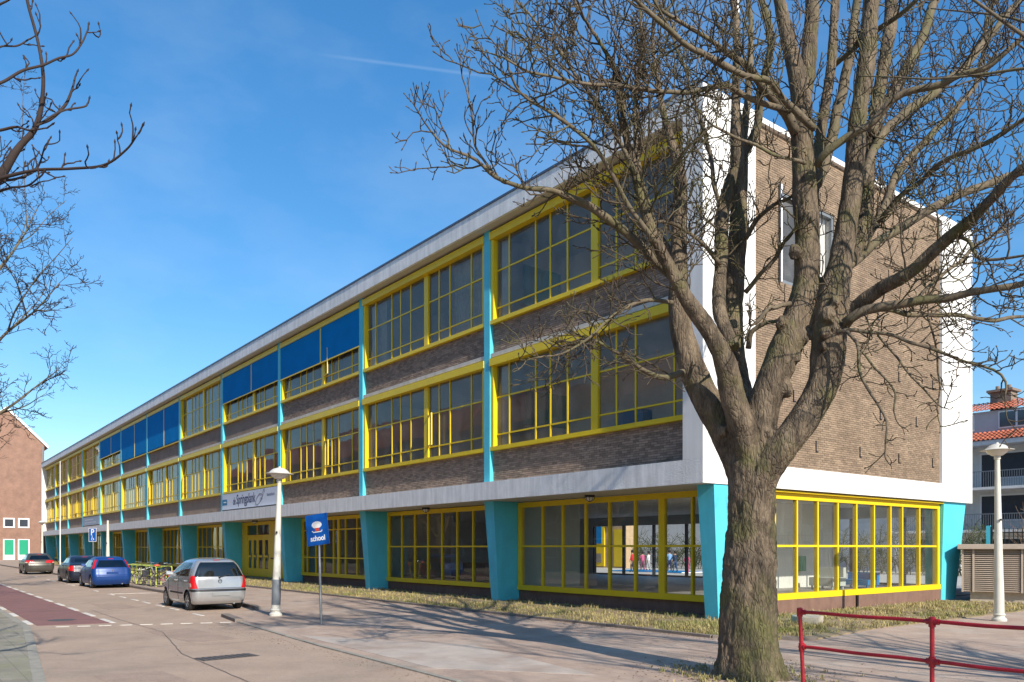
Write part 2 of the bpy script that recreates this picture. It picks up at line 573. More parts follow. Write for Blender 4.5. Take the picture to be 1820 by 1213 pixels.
# ------------------------------------------------------------------ ground, road, pavements
struct(MB().box(-1500, 1500, -1500, 1500, -0.5, -0.03).build('ground', M['ground']))
struct(MB().box(-150, 80, -30, -4, -0.028, 0.0).build('road', M['asphalt']))
PZ = 0.022
pave = [(-150, -6.75), (-11.7, -6.75), (-10.7, -7.0), (-9.3, -8.45), (-8.6, -8.7), (-1.5, -9.2), (2.5, -9.35), (7, -9.5), (70, -10),
        (70, 60), (-150, 60)]
struct(MB().prism(pave, -0.029, PZ).build('pavement', M['pave']))
lp = [(-150, -13.2), (-9.1, -13.2), (-4.7, -13.6), (0.0, -14.05), (3.0, -14.8), (4.6, -16.5), (5.2, -29), (-150, -29)]
struct(MB().prism(lp[::1][::-1], -0.029, PZ - 0.002).build('pavement', M['leftpave']))


def strip(path, w, z0, z1, name, m, seg=1.0, gap=0.012, lift=0.0):
    """a row of stones following a line"""
    mb = MB()
    for (ax, ay), (bx, by) in zip(path[:-1], path[1:]):
        L = math.hypot(bx - ax, by - ay)
        n = max(1, round(L / seg))
        ux, uy = (bx - ax) / L, (by - ay) / L
        px, py = -uy * w / 2, ux * w / 2
        for k in range(n):
            t0, t1 = L * k / n + gap / 2, L * (k + 1) / n - gap / 2
            dz = random.uniform(-0.004, 0.004)
            q = [(ax + ux * t0 - px, ay + uy * t0 - py), (ax + ux * t1 - px, ay + uy * t1 - py),
                 (ax + ux * t1 + px, ay + uy * t1 + py), (ax + ux * t0 + px, ay + uy * t0 + py)]
            mb.prism(q, z0, z1 + dz)
    return struct(mb.build(name, m, bevel=0.008))


strip([(-120, -6.82), (-11.7, -6.82), (-10.75, -7.06)], 0.16, -0.02, 0.095, 'kerb', M['kerb'])
strip([(-9.15, -8.55), (-7.3, -8.8)], 0.2, -0.02, 0.085, 'kerb', M['kerb'])
strip([(-7.3, -8.82), (-1.5, -9.24), (2.5, -9.39), (7, -9.55), (40, -9.9)], 0.08, -0.02, 0.0245, 'kerb', M['kerbl'])
strip([(-60, -13.14), (-9.1, -13.14), (-4.7, -13.55), (0.0, -14.0), (2.9, -14.72)], 0.16, -0.02, 0.026, 'kerb', M['kerbl'])
# a pale repaired patch of pavement and asphalt seams
struct(MB().prism([(-3.4, -8.9), (2.2, -9.1), (4.2, -7.6), (0.2, -7.0)], 0.0, 0.0265).build('pavement_patch', mat('pale_repair', (0.44, 0.375, 0.32), 0.9, var=0.14, vscale=1.8, bump=0.4, bscale=90, c2=(0.36, 0.28, 0.23), c2amount=0.5)))

# cycle lane and markings
struct(MB().prism([(-120, -12.93), (-9.3, -12.9), (-8.95, -11.38), (-120, -11.38)], 0.0005, 0.0045).build('cycle_lane', M['redlane']))


def dash(x, y, l, w, ang, mb):
    ux, uy = math.cos(ang), math.sin(ang)
    q = []
    for a, b in ((-l / 2, -w / 2), (l / 2, -w / 2), (l / 2, w / 2), (-l / 2, w / 2)):
        q.append((x + a * ux - b * uy, y + a * uy + b * ux))
    mb.prism(q, 0.001, 0.0085)


mb = MB()
for k in range(30):
    dash(-9.7 - 2.45 * k, -11.32, 1.35, 0.13, 0, mb)
    dash(-10.4 - 2.9 * k, -12.98, 1.2, 0.13, 0, mb)
for k in range(14):
    t = k * 0.45 + 0.1
    dash(-8.72 + t * 0.348, -12.55 + t * 0.937, 0.27, 0.1, math.atan2(3.48, 1.29), mb)
for x in (-10.2, -12.7, -14.4, -16.3, -18.0, -20.0, -22.1, -25.4, -31.5, -38, -40.3, -46, -56):
    dash(x, -8.95 + (x + 10) * -0.012, 0.85, 0.10, 0, mb)
dash(-22.4, -7.9, 1.7, 0.09, R(80), mb)
dash(-33.2, -7.8, 1.7, 0.09, R(80), mb)
struct(mb.build('road_marking', M['paint']))

# drain grating and utility covers
g = empty('drain_grating', (-1.1, -11.12, 0.002))
MB().box(-0.22, 0.22, -0.48, 0.48, 0.0, 0.004).build('frame', M['iron'], g)
for k in range(9):
    MB().box(-0.2, 0.2, -0.45 + k * 0.1, -0.395 + k * 0.1, 0.0045, 0.010).build('bar', M['iron'], g)
g.rotation_euler = (0, 0, R(5))
tag(g, 'dark iron drain grating set in the asphalt of the foreground', 'drain')
o = MB().lathe([(0.33, 0), (0.33, 0.004), (0.27, 0.0045), (0.26, 0.002), (0.0, 0.0035)], 24).build('manhole_cover', M['iron'], loc=(-10.6, -12.2, 0.0055))
tag(o, 'round iron manhole cover in the maroon cycle lane', 'manhole')
o = MB().lathe([(0.36, 0), (0.36, 0.15), (0.34, 0.17), (0.0, 0.175)], 28).build('concrete_ring', M['concrete'], loc=(1.75, 1.7, 0.06), auto=40)
tag(o, 'low round concrete well cover in the grass behind the red railing', 'well cover')

# planting strip round the building
GZ = 0.045
bed = [(-112, -2.4), (2.2, -2.4), (3.7, -1.2), (3.3, 2.0), (3.4, 13.2), (-0.2, 13.2), (-0.2, 1.55), (-112, 1.55)]
struct(MB().prism(bed, 0.005, GZ).build('planting_bed', M['soil']))
strip([(-112, -2.45), (2.2, -2.45), (3.75, -1.2)], 0.1, 0.01, 0.085, 'edging', M['kerb'])


def grass(n, region, name, seed, hmin=0.06, hmax=0.2):
    rg = random.Random(seed)
    V, F = [], []
    while len(F) < n:
        x, y = region(rg)
        k = rg.randint(3, 6)
        cl = mnoise.noise((x * 0.7, y * 0.9, seed))
        if mnoise.noise((x * 1.9, y * 1.9, seed + 5)) < rg.uniform(-0.45, 0.25): continue
        hh = rg.uniform(hmin, hmax) * (1.0 + 0.7 * cl)
        for _ in range(k):
            a = rg.uniform(0, 6.283)
            r = rg.uniform(0, 0.05)
            bx, by = x + r * math.cos(a), y + r * math.sin(a)
            h = hh * rg.uniform(0.5, 1.15)
            ln = h * rg.uniform(0.2, 0.9)
            wd = rg.uniform(0.004, 0.010)
            ca, sa = math.cos(a), math.sin(a)
            o = len(V)
            V += [(bx - sa * wd, by + ca * wd, GZ - 0.01), (bx + sa * wd, by - ca * wd, GZ - 0.01),
                  (bx + ca * ln * 0.45 + sa * wd * 0.7, by + sa * ln * 0.45 - ca * wd * 0.7, GZ + h * 0.65), (bx + ca * ln * 0.45 - sa * wd * 0.7, by + sa * ln * 0.45 + ca * wd * 0.7, GZ + h * 0.65),
                  (bx + ca * ln, by + sa * ln, GZ + h)]
            F += [(o, o + 1, o + 2, o + 3), (o + 3, o + 2, o + 4)]
    me = bpy.data.meshes.new(name)
    me.from_pydata(V, [], F)
    me.materials.append(M['grass'])
    o = bpy.data.objects.new(name, me)
    col.objects.link(o)
    o['kind'] = 'stuff'
    return o


M['grass'] = mat('dry_grass', (0.36, 0.295, 0.135), 0.8, var=0.3, vscale=1.5, island=0.45, c2=(0.22, 0.23, 0.075), c2amount=0.5, spec=0.2)


def reg_front(rg):
    t = rg.random()
    x = 2.6 - 55 * t ** 1.7
    return x, rg.uniform(-2.35, -0.35) if rg.random() < 0.72 else rg.uniform(-0.35, 1.45)


def reg_side(rg):
    return rg.uniform(0.0, 3.35), rg.uniform(-2.0, 13.0)


def reg_far(rg):
    return rg.uniform(-110, -50), rg.uniform(-2.3, 1.4)


tag(grass(64000, reg_front, 'dry_grass', 3, 0.03, 0.13), 'dry yellow grass in the narrow bed along the long facade', 'grass')
tag(grass(34000, reg_side, 'dry_grass', 5, 0.03, 0.12), 'short grass in the bed by the brick end wall', 'grass')
tag(grass(9000, reg_far, 'dry_grass', 8, 0.08, 0.22), 'far dry grass along the distant end of the facade', 'grass')


def reg_tree(rg):
    a = rg.uniform(0, 6.28); r = abs(rg.gauss(0.75, 0.28))
    return 5.55 + r * math.cos(a), -5.95 + r * math.sin(a)


tag(grass(2600, reg_tree, 'dry_grass', 11, 0.02, 0.07), 'sparse dry grass round the foot of the big bare tree', 'grass')

# ------------------------------------------------------------------ the school
L = 111.6          # length of the long facade
WD = 15.0          # depth of the building
COLX = [-9.5 - 9.3 * k for k in range(11)]
S0, S1 = 3.44, 4.04     # lower slab
R0, R1 = 12.63, 13.20   # roof slab
school = empty('school_building', (0, 0, 0))
tag(school, 'long three-storey school with yellow window frames, turquoise columns and white slabs', 'school')


def part(name, mb, m, parent=school, **k):
    return mb.build(name, m, parent, **k)


part('floor_slab', MB().box(-L, 0, 0, WD, S0, S1), [M['slab']])
part('roof', MB().box(-L + 0.63, -0.63, 0, WD, R0, R1), M['slab'])
part('roof_edge', MB().box(-L + 0.3, -0.3, -0.03, 0.25, R1 + 0.003, R1 + 0.075), M['flash'])
part('coping', MB().box(-0.45, 0.02, 2.122, 12.658, R1 - 0.22, R1 - 0.08), M['white'])
part('pier', MB().box(-0.63, 0, 0, 2.12, S1 + 0.002, R1), M['white'])
part('pier', MB().box(-0.63, 0, 12.66, WD, S1 + 0.002, R1), M['white'])
part('pier', MB().box(-L, -L + 0.63, 0, WD, S1 + 0.002, R1), M['white'])
# recessed soffit panels painted a warmer tone
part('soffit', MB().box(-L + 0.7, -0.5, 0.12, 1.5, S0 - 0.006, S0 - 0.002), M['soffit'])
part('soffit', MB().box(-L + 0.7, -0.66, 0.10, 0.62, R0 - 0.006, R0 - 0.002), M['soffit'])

# columns between the upper windows
cme = MB().box(-0.165, 0.165, 0.39, 0.72, S1 + 0.001, R0 - 0.007).mesh('column', M['teal'])
for x in COLX:
    link('column', cme, school, (x, 0, 0))

# ground-floor pillars: deep fins that lean back towards the foot
pm = MB().hexa([(-0.21, 0.74, 0.03), (0.21, 0.74, 0.03), (0.25, 1.75, 0.03), (-0.25, 1.75, 0.03)],
               [(-0.26, 0.47, S0 - 0.008), (0.26, 0.47, S0 - 0.008), (0.26, 1.75, S0 - 0.008), (-0.26, 1.75, S0 - 0.008)]).mesh('pillar', M['teal'])
for x in COLX:
    link('pillar', pm, school, (x, 0, 0))
# corner pillars
part('pillar', MB().hexa([(-0.50, 0.72, 0.03), (-0.10, 0.72, 0.03), (-0.10, 2.2, 0.03), (-0.50, 2.2, 0.03)],
                         [(-0.56, 0.47, S0 - 0.008), (-0.04, 0.47, S0 - 0.008), (-0.04, 2.6, S0 - 0.008), (-0.56, 2.6, S0 - 0.008)]), M['teal'])
part('pillar', MB().hexa([(-0.75, 13.05, 0.03), (-0.22, 13.05, 0.03), (-0.22, 14.15, 0.03), (-0.75, 14.15, 0.03)],
                         [(-0.75, 13.05, S0 - 0.008), (-0.12, 13.05, S0 - 0.008), (-0.12, 14.75, S0 - 0.008), (-0.75, 14.75, S0 - 0.008)]), M['teal'])
part('pillar', MB().hexa([(-L + 0.05, 0.72, 0.03), (-L + 0.5, 0.72, 0.03), (-L + 0.5, 2.2, 0.03), (-L + 0.05, 2.2, 0.03)],
                         [(-L + 0.03, 0.47, S0 - 0.008), (-L + 0.55, 0.47, S0 - 0.008), (-L + 0.55, 2.6, S0 - 0.008), (-L + 0.03, 2.6, S0 - 0.008)]), M['teal'])

# ---- upper windows
SILL = {0: (5.14, 8.04), 1: (9.42, 12.28)}
BR = [0.32, 1.0, 2.38, 3.10, 3.90, 5.0]        # left half, metres from the bay's left column
BR2 = [5.28, 5.98, 6.72, 8.10, 8.93]
WY = 0.60
WH = 2.86
Z1, Z2 = WH * 0.19, WH * 0.63                   # glazing bars


def window_mesh():
    mb = MB()
    # outer jambs, sill rail, central mullion (front proud of the glass)
    mb.box(0.168, 0.32, 0.43, 0.66, 0.13, WH)
    mb.box(8.93, 9.13, 0.46, 0.66, 0.13, WH)
    mb.box(5.0, 5.28, 0.52, 0.66, 0.13, WH)
    for x in BR[1:-1] + BR2[1:-1]:
        mb.box(x - 0.026, x + 0.026, 0.572, 0.628, 0.13, WH)
    for z in (Z1, Z2):
        for x0, x1 in list(zip(BR[:-1], BR[1:])) + list(zip(BR2[:-1], BR2[1:])):
            mb.box(x0 + 0.026, x1 - 0.026, 0.576, 0.624, z - 0.024, z + 0.024)
    return mb


wme = window_mesh().mesh('window', M['yellow'])
sme = MB().box(0.168, 9.132, 0.40, 0.74, 0.0, 0.128).mesh('sill', M['yellow'])
hme = MB().box(0.168, 9.132, 0.36, 0.74, WH + 0.002, WH + 0.25).mesh('head', M['yellow'])
PN = []
for x0, x1 in list(zip(BR[:-1], BR[1:])) + list(zip(BR2[:-1], BR2[1:])):
    for z0, z1 in ((0.13, Z1 - 0.02), (Z1 + 0.02, Z2 - 0.02), (Z2 + 0.02, WH)):
        cx, cz = (x0 + x1) / 2, (z0 + z1) / 2
        me = MB().add([(x0 - cx, 0, z0 - cz), (x1 - cx, 0, z0 - cz), (x1 - cx, 0, z1 - cz), (x0 - cx, 0, z1 - cz)], [(0, 1, 2, 3)]).mesh('pane', M['glass'])
        PN.append((cx, cz, me, (x0, x1, z0, z1)))
# an open side-hung casement, hinged on its left stile
cas = MB()
cw, chh = 0.62, Z2 - Z1 - 0.06
cas.box(0, 0.04, -0.025, 0.025, 0, chh).box(cw - 0.04, cw, -0.025, 0.025, 0, chh).box(0.042, cw - 0.042, -0.023, 0.023, 0, 0.04).box(0.042, cw - 0.042, -0.023, 0.023, chh - 0.04, chh)
case_me = cas.mesh('casement', M['yellow'])
rest = MB()
rgw = random.Random(4)
rooms = MB()
bay_left = [-9.5 - 9.3 * k for k in range(11)] + [-L + 0.45]
NB = 12
for b in range(NB):
    x0 = COLX[b] if b < 11 else COLX[10] - 9.3
    for fl in (0, 1):
        zs = SILL[fl][0]
        w = link('window', wme, school, (x0, 0, zs))
        link('sill', sme, w)
        link('head', hme, w)
        for i, (cx, cz, me, q) in enumerate(PN):
            if b < 4:
                link('pane', me, w, (cx, WY, cz), (R(rgw.gauss(0, 0.35)), 0, R(rgw.gauss(0, 0.35))))
            else:
                rest.add([(x0 + q[0], WY, zs + q[2]), (x0 + q[1], WY, zs + q[2]), (x0 + q[1], WY, zs + q[3]), (x0 + q[0], WY, zs + q[3])], [(0, 1, 2, 3)])
        opens = {(0, 0): [], (1, 0): [5], (2, 0): [5], (2, 1): [5], (3, 0): [5], (4, 0): [0, 5], (5, 0): [0, 5], (6, 0): [5], (7, 0): [5], (8, 0): [0, 5], (9, 0): [5], (10, 0): [0, 5], (11, 0): [5]}.get((b, fl), [])
        for k in opens:
            xx = ((BR[:-1] + BR2[:-1])[k])
            link('casement', case_me, w, (xx + 0.03, 0.54, Z1 + 0.03), (0, 0, R(-rgw.uniform(8, 22))))
o = part('panes', rest, M['glass']); o['kind'] = 'stuff'

# ---- spandrels, floor edges
bricks = MB()
rb = random.Random(12)


def brick_field(mb, x0, x1, z0, z1, y, axis, skip=None, off=0.0, want=None):
    """running bond; axis 'X' faces -Y, axis 'Y' faces +X. want(a, z) -> True pulls a brick out of the field"""
    bl, bh = 0.21, 0.0525
    pl, ph = 0.22, 0.0625
    out = []
    nrow = int((z1 - z0) / ph)
    ph = (z1 - z0) / nrow
    for r in range(nrow):
        z = z0 + r * ph + 0.005
        a = x0 - (pl / 2 if r % 2 else 0)
        while a < x1:
            a0, a1 = max(a + 0.005, x0), min(a + bl + 0.005, x1)
            a += pl
            if a1 - a0 < 0.03: continue
            if skip and skip(a0, a1, z, z + bh): continue
            if want and a1 - a0 > 0.2 and want(a0, z):
                out.append((a0, z)); continue
            d = rb.uniform(-0.003, 0.004)
            if axis == 'X':
                mb.add([(a0, y - 0.012 - d, z), (a1, y - 0.012 - d, z), (a1, y - 0.012 - d, z + bh), (a0, y - 0.012 - d, z + bh),
                        (a0, y + 0.02, z), (a1, y + 0.02, z), (a1, y + 0.02, z + bh), (a0, y + 0.02, z + bh)],
                       [(0, 1, 2, 3), (0, 4, 5, 1), (2, 6, 7, 3), (1, 5, 6, 2), (0, 3, 7, 4)])
            else:
                mb.add([(y + 0.012 + d, a0, z), (y + 0.012 + d, a1, z), (y + 0.012 + d, a1, z + bh), (y + 0.012 + d, a0, z + bh),
                        (y - 0.02, a0, z), (y - 0.02, a1, z), (y - 0.02, a1, z + bh), (y - 0.02, a0, z + bh)],
                       [(0, 1, 2, 3), (0, 4, 5, 1), (2, 6, 7, 3), (1, 5, 6, 2), (0, 3, 7, 4)])
    return out


sb = MB()
for b in range(NB):
    xl = (COLX[b] if b < 11 else COLX[10] - 9.3) + 0.166
    xr = xl + 9.3 - 0.332
    if b == 0: xr = -0.632
    for z0, z1 in ((S1 + 0.003, 5.138), (8.43, 9.418)):
        near = b < 3
        part('brick_panel', MB().box(xl, xr, 0.56 if near else 0.545, 0.80, z0, z1), M['mortard'] if near else M['brickfar'])
        if near:
            brick_field(sb, xl, xr, z0 + 0.004, z1 - 0.002, 0.555, 'X')
    part('floor_edge', MB().box(xl, xr, 0.42, 0.80, 8.293, 8.428), M['strip'])
o = part('bricks', sb, M['brickd']); o['kind'] = 'stuff'

# ---- end wall
WIN = (3.45, 6.05, 9.05, 11.5)
ew = MB()
ew.box(-0.4, -0.105, 2.122, 12.658, S1 + 0.002, WIN[2]).box(-0.4, -0.105, 2.122, 12.658, WIN[3], R1 - 0.223)
ew.box(-0.4, -0.105, 2.122, WIN[0], WIN[2], WIN[3]).box(-0.4, -0.105, WIN[1], 12.658, WIN[2], WIN[3])
end_wall = part('end_wall', ew, M['mortar'])
eb = MB()
picked = brick_field(eb, 2.125, 12.655, S1 + 0.006, R1 - 0.225, -0.105, 'Y',
                     skip=lambda a0, a1, z0, z1: a1 > WIN[0] and a0 < WIN[1] and z1 > WIN[2] and z0 < WIN[3],
                     want=lambda a, z: 4.9 < a < 8.35 and 4.06 < z < 5.32)
o = part('bricks', eb, M['brick']); o['kind'] = 'stuff'
bme = MB().box(-0.02, 0.012, 0, 0.21, 0, 0.0525).mesh('brick', M['brick'])
for a, z in picked[:300]:
    link('brick', bme, end_wall, (-0.105 + rb.uniform(-0.003, 0.004), a, z))
fx = MB()
for a, z in picked[300:]:
    fx.box(-0.125, -0.092, a, a + 0.21, z, z + 0.0525)
if fx.v:
    o = part('bricks', fx, M['brick']); o['kind'] = 'stuff'
# window in the end wall
w = part('window', MB().box(-0.3, -0.13, WIN[0], WIN[0] + 0.09, WIN[2], WIN[3]).box(-0.3, -0.13, WIN[1] - 0.09, WIN[1], WIN[2], WIN[3])
         .box(-0.3, -0.13, WIN[0] + 0.09, WIN[1] - 0.09, WIN[2], WIN[2] + 0.09).box(-0.3, -0.13, WIN[0] + 0.09, WIN[1] - 0.09, WIN[3] - 0.09, WIN[3])
         .box(-0.29, -0.15, 4.70, 4.78, WIN[2] + 0.09, WIN[3] - 0.09), M['polegrey'])
for y0, y1 in ((WIN[0] + 0.09, 4.70), (4.78, WIN[1] - 0.09)):
    part('pane', MB().add([(-0.22, y0, WIN[2] + 0.09), (-0.22, y1, WIN[2] + 0.09), (-0.22, y1, WIN[3] - 0.09), (-0.22, y0, WIN[3] - 0.09)], [(0, 1, 2, 3)]), M['glass'], w)
part('curtain', MB().box(-0.36, -0.33, 5.3, 5.95, WIN[2], WIN[3]), M['signwhite'], w)
part('downpipe', MB().tube([(-0.02, 3.30, 9.0), (-0.02, 3.30, 11.62)], 0.045, 10).tube([(-0.02, 3.30, 11.6), (-0.2, 3.30, 11.7)], 0.045, 10).box(-0.1, 0.03, 3.23, 3.37, 10.0, 10.05), M['greymetal'])
# iron wall anchors
an = MB().box(-0.005, 0.022, -0.016, 0.016, -0.16, 0.16).box(-0.005, 0.020, 0.017, 0.11, -0.16, -0.13)
ame = an.mesh('wall_anchor', M['frame_dark'])
for px, py in ((1597, 670), (1564, 737), (1628, 750), (1528, 804), (1597, 815), (1657, 823), (1450, 794), (1410, 704), (1657, 685), (1597, 545), (1560, 560), (1655, 560), (1500, 640)):
    r = (px - CPX) / FPX
    d = (-0.09 - CAM[0]) / (r * _c - _s)
    p = W(px, py, d)
    link('wall_anchor', ame, school, (-0.092, p[1], p[2]))

# ---- ground floor: plinth, windows
GY = 1.60
for b in range(NB):
    xl = (COLX[b] if b < 11 else COLX[10] - 9.3) + 0.262
    xr = xl + 9.3 - 0.524 if b else -0.58
    if b != 3:
        part('plinth', MB().box(xl, xr, GY - 0.02, GY + 0.3, 0.02, 0.40), M['plinth'])
    else:
        part('plinth', MB().box(xl, xr, GY + 0.02, GY + 0.3, 0.02, 0.12), M['concrete'])
part('plinth', MB().box(-0.6, -0.22, 2.62, 13.04, 0.02, 0.42), M['plinth'])
part('downpipe', MB().box(-0.215, -0.16, 7.45, 7.53, 0.05, 0.42), M['frame_dark'])


def gwin(xl, xr, y, bars, zbars, thick=(), z0=0.40, z1=3.40, individual=True, axis='X', sectioned=None):
    """ground-floor window: frame, bars and one pane per opening; axis 'X' faces -Y, 'Y' faces +X"""
    mb = MB()

    def bx(a0, a1, d0, d1, z0, z1):
        if axis == 'X': mb.box(a0, a1, y + d0, y + d1, z0, z1)
        else: mb.box(y - d0, y - d1, a0, a1, z0, z1)
    bx(xl, xr, -0.11, 0.10, z0, z0 + 0.17)
    bx(xl, xr, -0.08, 0.10, z1 - 0.17, z1)
    bx(xl, xl + 0.16, -0.075, 0.10, z0 + 0.17, z1 - 0.17)
    bx(xr - 0.16, xr, -0.075, 0.10, z0 + 0.17, z1 - 0.17)
    edges = [xl + 0.16] + sorted(bars) + [xr - 0.16]
    zz = [z0 + 0.17] + list(zbars) + [z1 - 0.17]
    for a in bars:
        t = 0.11 if a in thick else 0.032
        bx(a - t, a + t, -0.06, 0.06, z0 + 0.17, z1 - 0.17)
    for z in zbars:
        for a0, a1 in zip(edges[:-1], edges[1:]):
            bx(a0 + 0.03, a1 - 0.03, -0.052, 0.05, z - 0.03, z + 0.03)
    w = part('window', mb, M['yellow'])
    for a0, a1 in zip(edges[:-1], edges[1:]):
        for q0, q1 in zip(zz[:-1], zz[1:]):
            if axis == 'X': vs = [(a0, y, q0), (a1, y, q0), (a1, y, q1), (a0, y, q1)]
            else: vs = [(y, a0, q0), (y, a1, q0), (y, a1, q1), (y, a0, q1)]
            if individual: part('pane', MB().add(vs, [(0, 1, 2, 3)]), M['glassg'], w)
            else: grest.add(vs, [(0, 1, 2, 3)])
    return w


grest = MB()
gwin(-9.23, -0.57, GY, [-7.95, -6.93, -5.85, -4.80, -3.73, -2.70, -1.62], [1.9], thick=(-2.70,))
gwin(-18.53, -9.77, GY, [-17.31, -16.24, -15.2, -14.14, -13.07, -12.0, -10.9], [1.9])
gwin(-27.83, -19.07, GY, [-27.2, -26.1, -25.1, -24.03, -23.46, -22.7, -21.5, -20.4], [1.35, 2.75], thick=(-23.46,))
for b in range(4, NB):
    x0 = (COLX[b] if b < 11 else COLX[10] - 9.3)
    gwin(x0 + 0.27, x0 + 9.03, GY, [x0 + 1.4, x0 + 2.4, x0 + 3.5, x0 + 4.65, x0 + 5.8, x0 + 6.9, x0 + 8.0], [1.9], thick=(x0 + 4.65,), individual=False)
gwin(2.65, 13.03, -0.32, [3.38, 4.43, 5.48, 6.55, 7.6, 8.65, 9.68, 10.45, 11.62], [1.9], z0=0.42, z1=3.36, axis='Y')
o = part('panes', grest, M['glassg']); o['kind'] = 'stuff'
part('drip_edge', MB().box(-0.34, -0.10, 2.66, 13.02, 3.365, 3.405), M['yellow'])

# entrance bay
dx0, dx1 = -37.13, -28.37
ent = MB().box(dx0, -36.2, GY - 0.05, GY + 0.1, 0.13, 3.4).box(-32.6, dx1, GY - 0.05, GY + 0.1, 0.13, 3.4)
ent.box(-36.198, -32.602, GY - 0.05, GY + 0.1, 3.2, 3.4).box(-36.198, -32.602, GY - 0.045, GY + 0.09, 2.5, 2.62)
ent.box(-34.6, -34.5, GY - 0.04, GY + 0.08, 2.62, 3.2)
w = part('entrance_frame', ent, M['yellow'])
for a0, a1 in ((-36.198, -34.6), (-34.5, -32.602)):
    part('pane', MB().add([(a0, GY, 2.62), (a1, GY, 2.62), (a1, GY, 3.2), (a0, GY, 3.2)], [(0, 1, 2, 3)]), M['glassg'], w)
for a0, a1 in ((-36.19, -35.36), (-35.35, -34.52), (-34.51, -33.5), (-33.49, -32.61)):
    db = MB()
    db.box(a0, a0 + 0.18, GY - 0.03, GY + 0.03, 0.14, 2.5).box(a1 - 0.18, a1, GY - 0.03, GY + 0.03, 0.14, 2.5)
    db.box(a0 + 0.18, a1 - 0.18, GY - 0.03, GY + 0.03, 0.14, 0.62).box(a0 + 0.18, a1 - 0.18, GY - 0.03, GY + 0.03, 2.3, 2.5).box(a0 + 0.18, a1 - 0.18, GY - 0.03, GY + 0.03, 1.28, 1.4)
    d = part('door', db, M['yellow'])
    part('pane', MB().add([(a0 + 0.18, GY, 0.62), (a1 - 0.18, GY, 0.62), (a1 - 0.18, GY, 1.28), (a0 + 0.18, GY, 1.28)], [(0, 1, 2, 3)]).add([(a0 + 0.18, GY, 1.4), (a1 - 0.18, GY, 1.4), (a1 - 0.18, GY, 2.3), (a0 + 0.18, GY, 2.3)], [(0, 1, 2, 3)]), M['glassg'], d)
    part('handle', MB().box(a1 - 0.13, a1 - 0.09, GY - 0.09, GY - 0.032, 1.1, 1.5), M['greymetal'], d)
part('letter_slot', MB().box(-32.3, -31.9, GY - 0.07, GY - 0.052, 1.2, 1.28), M['black'], w)

# blinds: pairs of blue roller blinds in front of upper windows
for b, drop in ((2, 0.58), (3, 0.56), (5, 1.0), (6, 1.0), (7, 0.60)):
    x0 = COLX[b]
    zt = SILL[1][1] - 0.005
    zb = zt - drop * (WH - 0.05)
    for a0, a1 in ((0.21, 5.09), (5.19, 9.09)):
        bl = part('blind', MB().box(x0 + a0, x0 + a1, 0.400, 0.412, zb, zt), M['blind'])
        part('bottom_bar', MB().box(x0 + a0 - 0.02, x0 + a1 + 0.02, 0.385, 0.42, zb - 0.055, zb - 0.001), M['yellow'], bl)
    part('guide_rail', MB().box(x0 + 5.095, x0 + 5.185, 0.385, 0.43, zb - 0.05, zt), M['yellow'])

# ---- insides that show through the glass
part('room_ceiling', MB().box(-L + 0.7, -0.66, 0.80, 8.0, 8.19, 8.29), M['ceil'])
part('room_floor', MB().box(-L + 0.7, -0.66, 0.80, 8.0, 8.292, 8.42), M['floor'])
part('room_floor', MB().box(-L + 0.7, -0.66, 0.80, 8.0, S1 + 0.001, S1 + 0.02), M['floor'])
part('room_ceiling', MB().box(-L + 0.7, -0.66, 0.80, 8.0, R0 - 0.12, R0 - 0.01), M['ceil'])
cor = part('corridor_wall', MB().box(-L + 0.7, -0.66, 4.0, 4.15, S1 + 0.03, 8.18).box(-L + 0.7, -0.66, 4.0, 4.15, 8.43, R0 - 0.13), M['room'])
for x in COLX:
    part('partition', MB().box(x - 0.1, x + 0.1, 0.74, 3.99, S1 + 0.03, 8.18).box(x - 0.1, x + 0.1, 0.74, 3.99, 8.43, R0 - 0.13), M['room'])
part('partition', MB().box(-0.66, -0.62, 2.2, 3.99, S1 + 0.03, 8.18).box(-0.66, -0.62, 2.2, 3.4, 8.43, R0 - 0.13), M['room'])
part('rear_wall', MB().box(-L, -0.63, 14.8, 15.0, S1 + 0.002, R0 - 0.01), M['brickfar'])
rgc = random.Random(9)
cp, cg = MB(), MB()
for b in range(NB):
    x0 = COLX[b] if b < 11 else COLX[10] - 9.3
    for fl in (0, 1):
        zs = SILL[fl][0]
        # pinboards, cupboards and drawn curtains inside
        if b in (8, 9, 10, 11) or (b == 1 and fl == 1):
            for a0, a1 in ((0.5, 2.6 if b != 1 else 1.5), (6.6, 8.6)):
                n = int((a1 - a0) / 0.07)
                for i in range(n):
                    yy = 0.86 + 0.03 * (i % 2)
                    cp.add([(x0 + a0 + i * 0.07, yy, zs), (x0 + a0 + (i + 1) * 0.07, 0.86 + 0.03 * ((i + 1) % 2), zs),
                            (x0 + a0 + (i + 1) * 0.07, 0.86 + 0.03 * ((i + 1) % 2), zs + WH), (x0 + a0 + i * 0.07, yy, zs + WH)], [(0, 1, 2, 3)])
        for a0, a1 in ((0.36, 0.86), (8.5, 8.9)):
            n = int((a1 - a0) / 0.06)
            for i in range(n):
                yy, y2 = 0.76 + 0.03 * (i % 2), 0.76 + 0.03 * ((i + 1) % 2)
                cg.add([(x0 + a0 + i * 0.06, yy, zs), (x0 + a0 + (i + 1) * 0.06, y2, zs), (x0 + a0 + (i + 1) * 0.06, y2, zs + WH), (x0 + a0 + i * 0.06, yy, zs + WH)], [(0, 1, 2, 3)])
        for k in range(3):
            a = rgc.uniform(0.8, 7.2)
            ww, hh = rgc.uniform(0.8, 1.8), rgc.uniform(0.6, 1.6)
            mm = rgc.choice(['green', 'roomg', 'blind', 'frame_dark', 'roomg'])
            part('cupboard', MB().box(x0 + a, x0 + a + ww, 3.55, 3.98, zs - 1.0, zs + hh), M[mm])
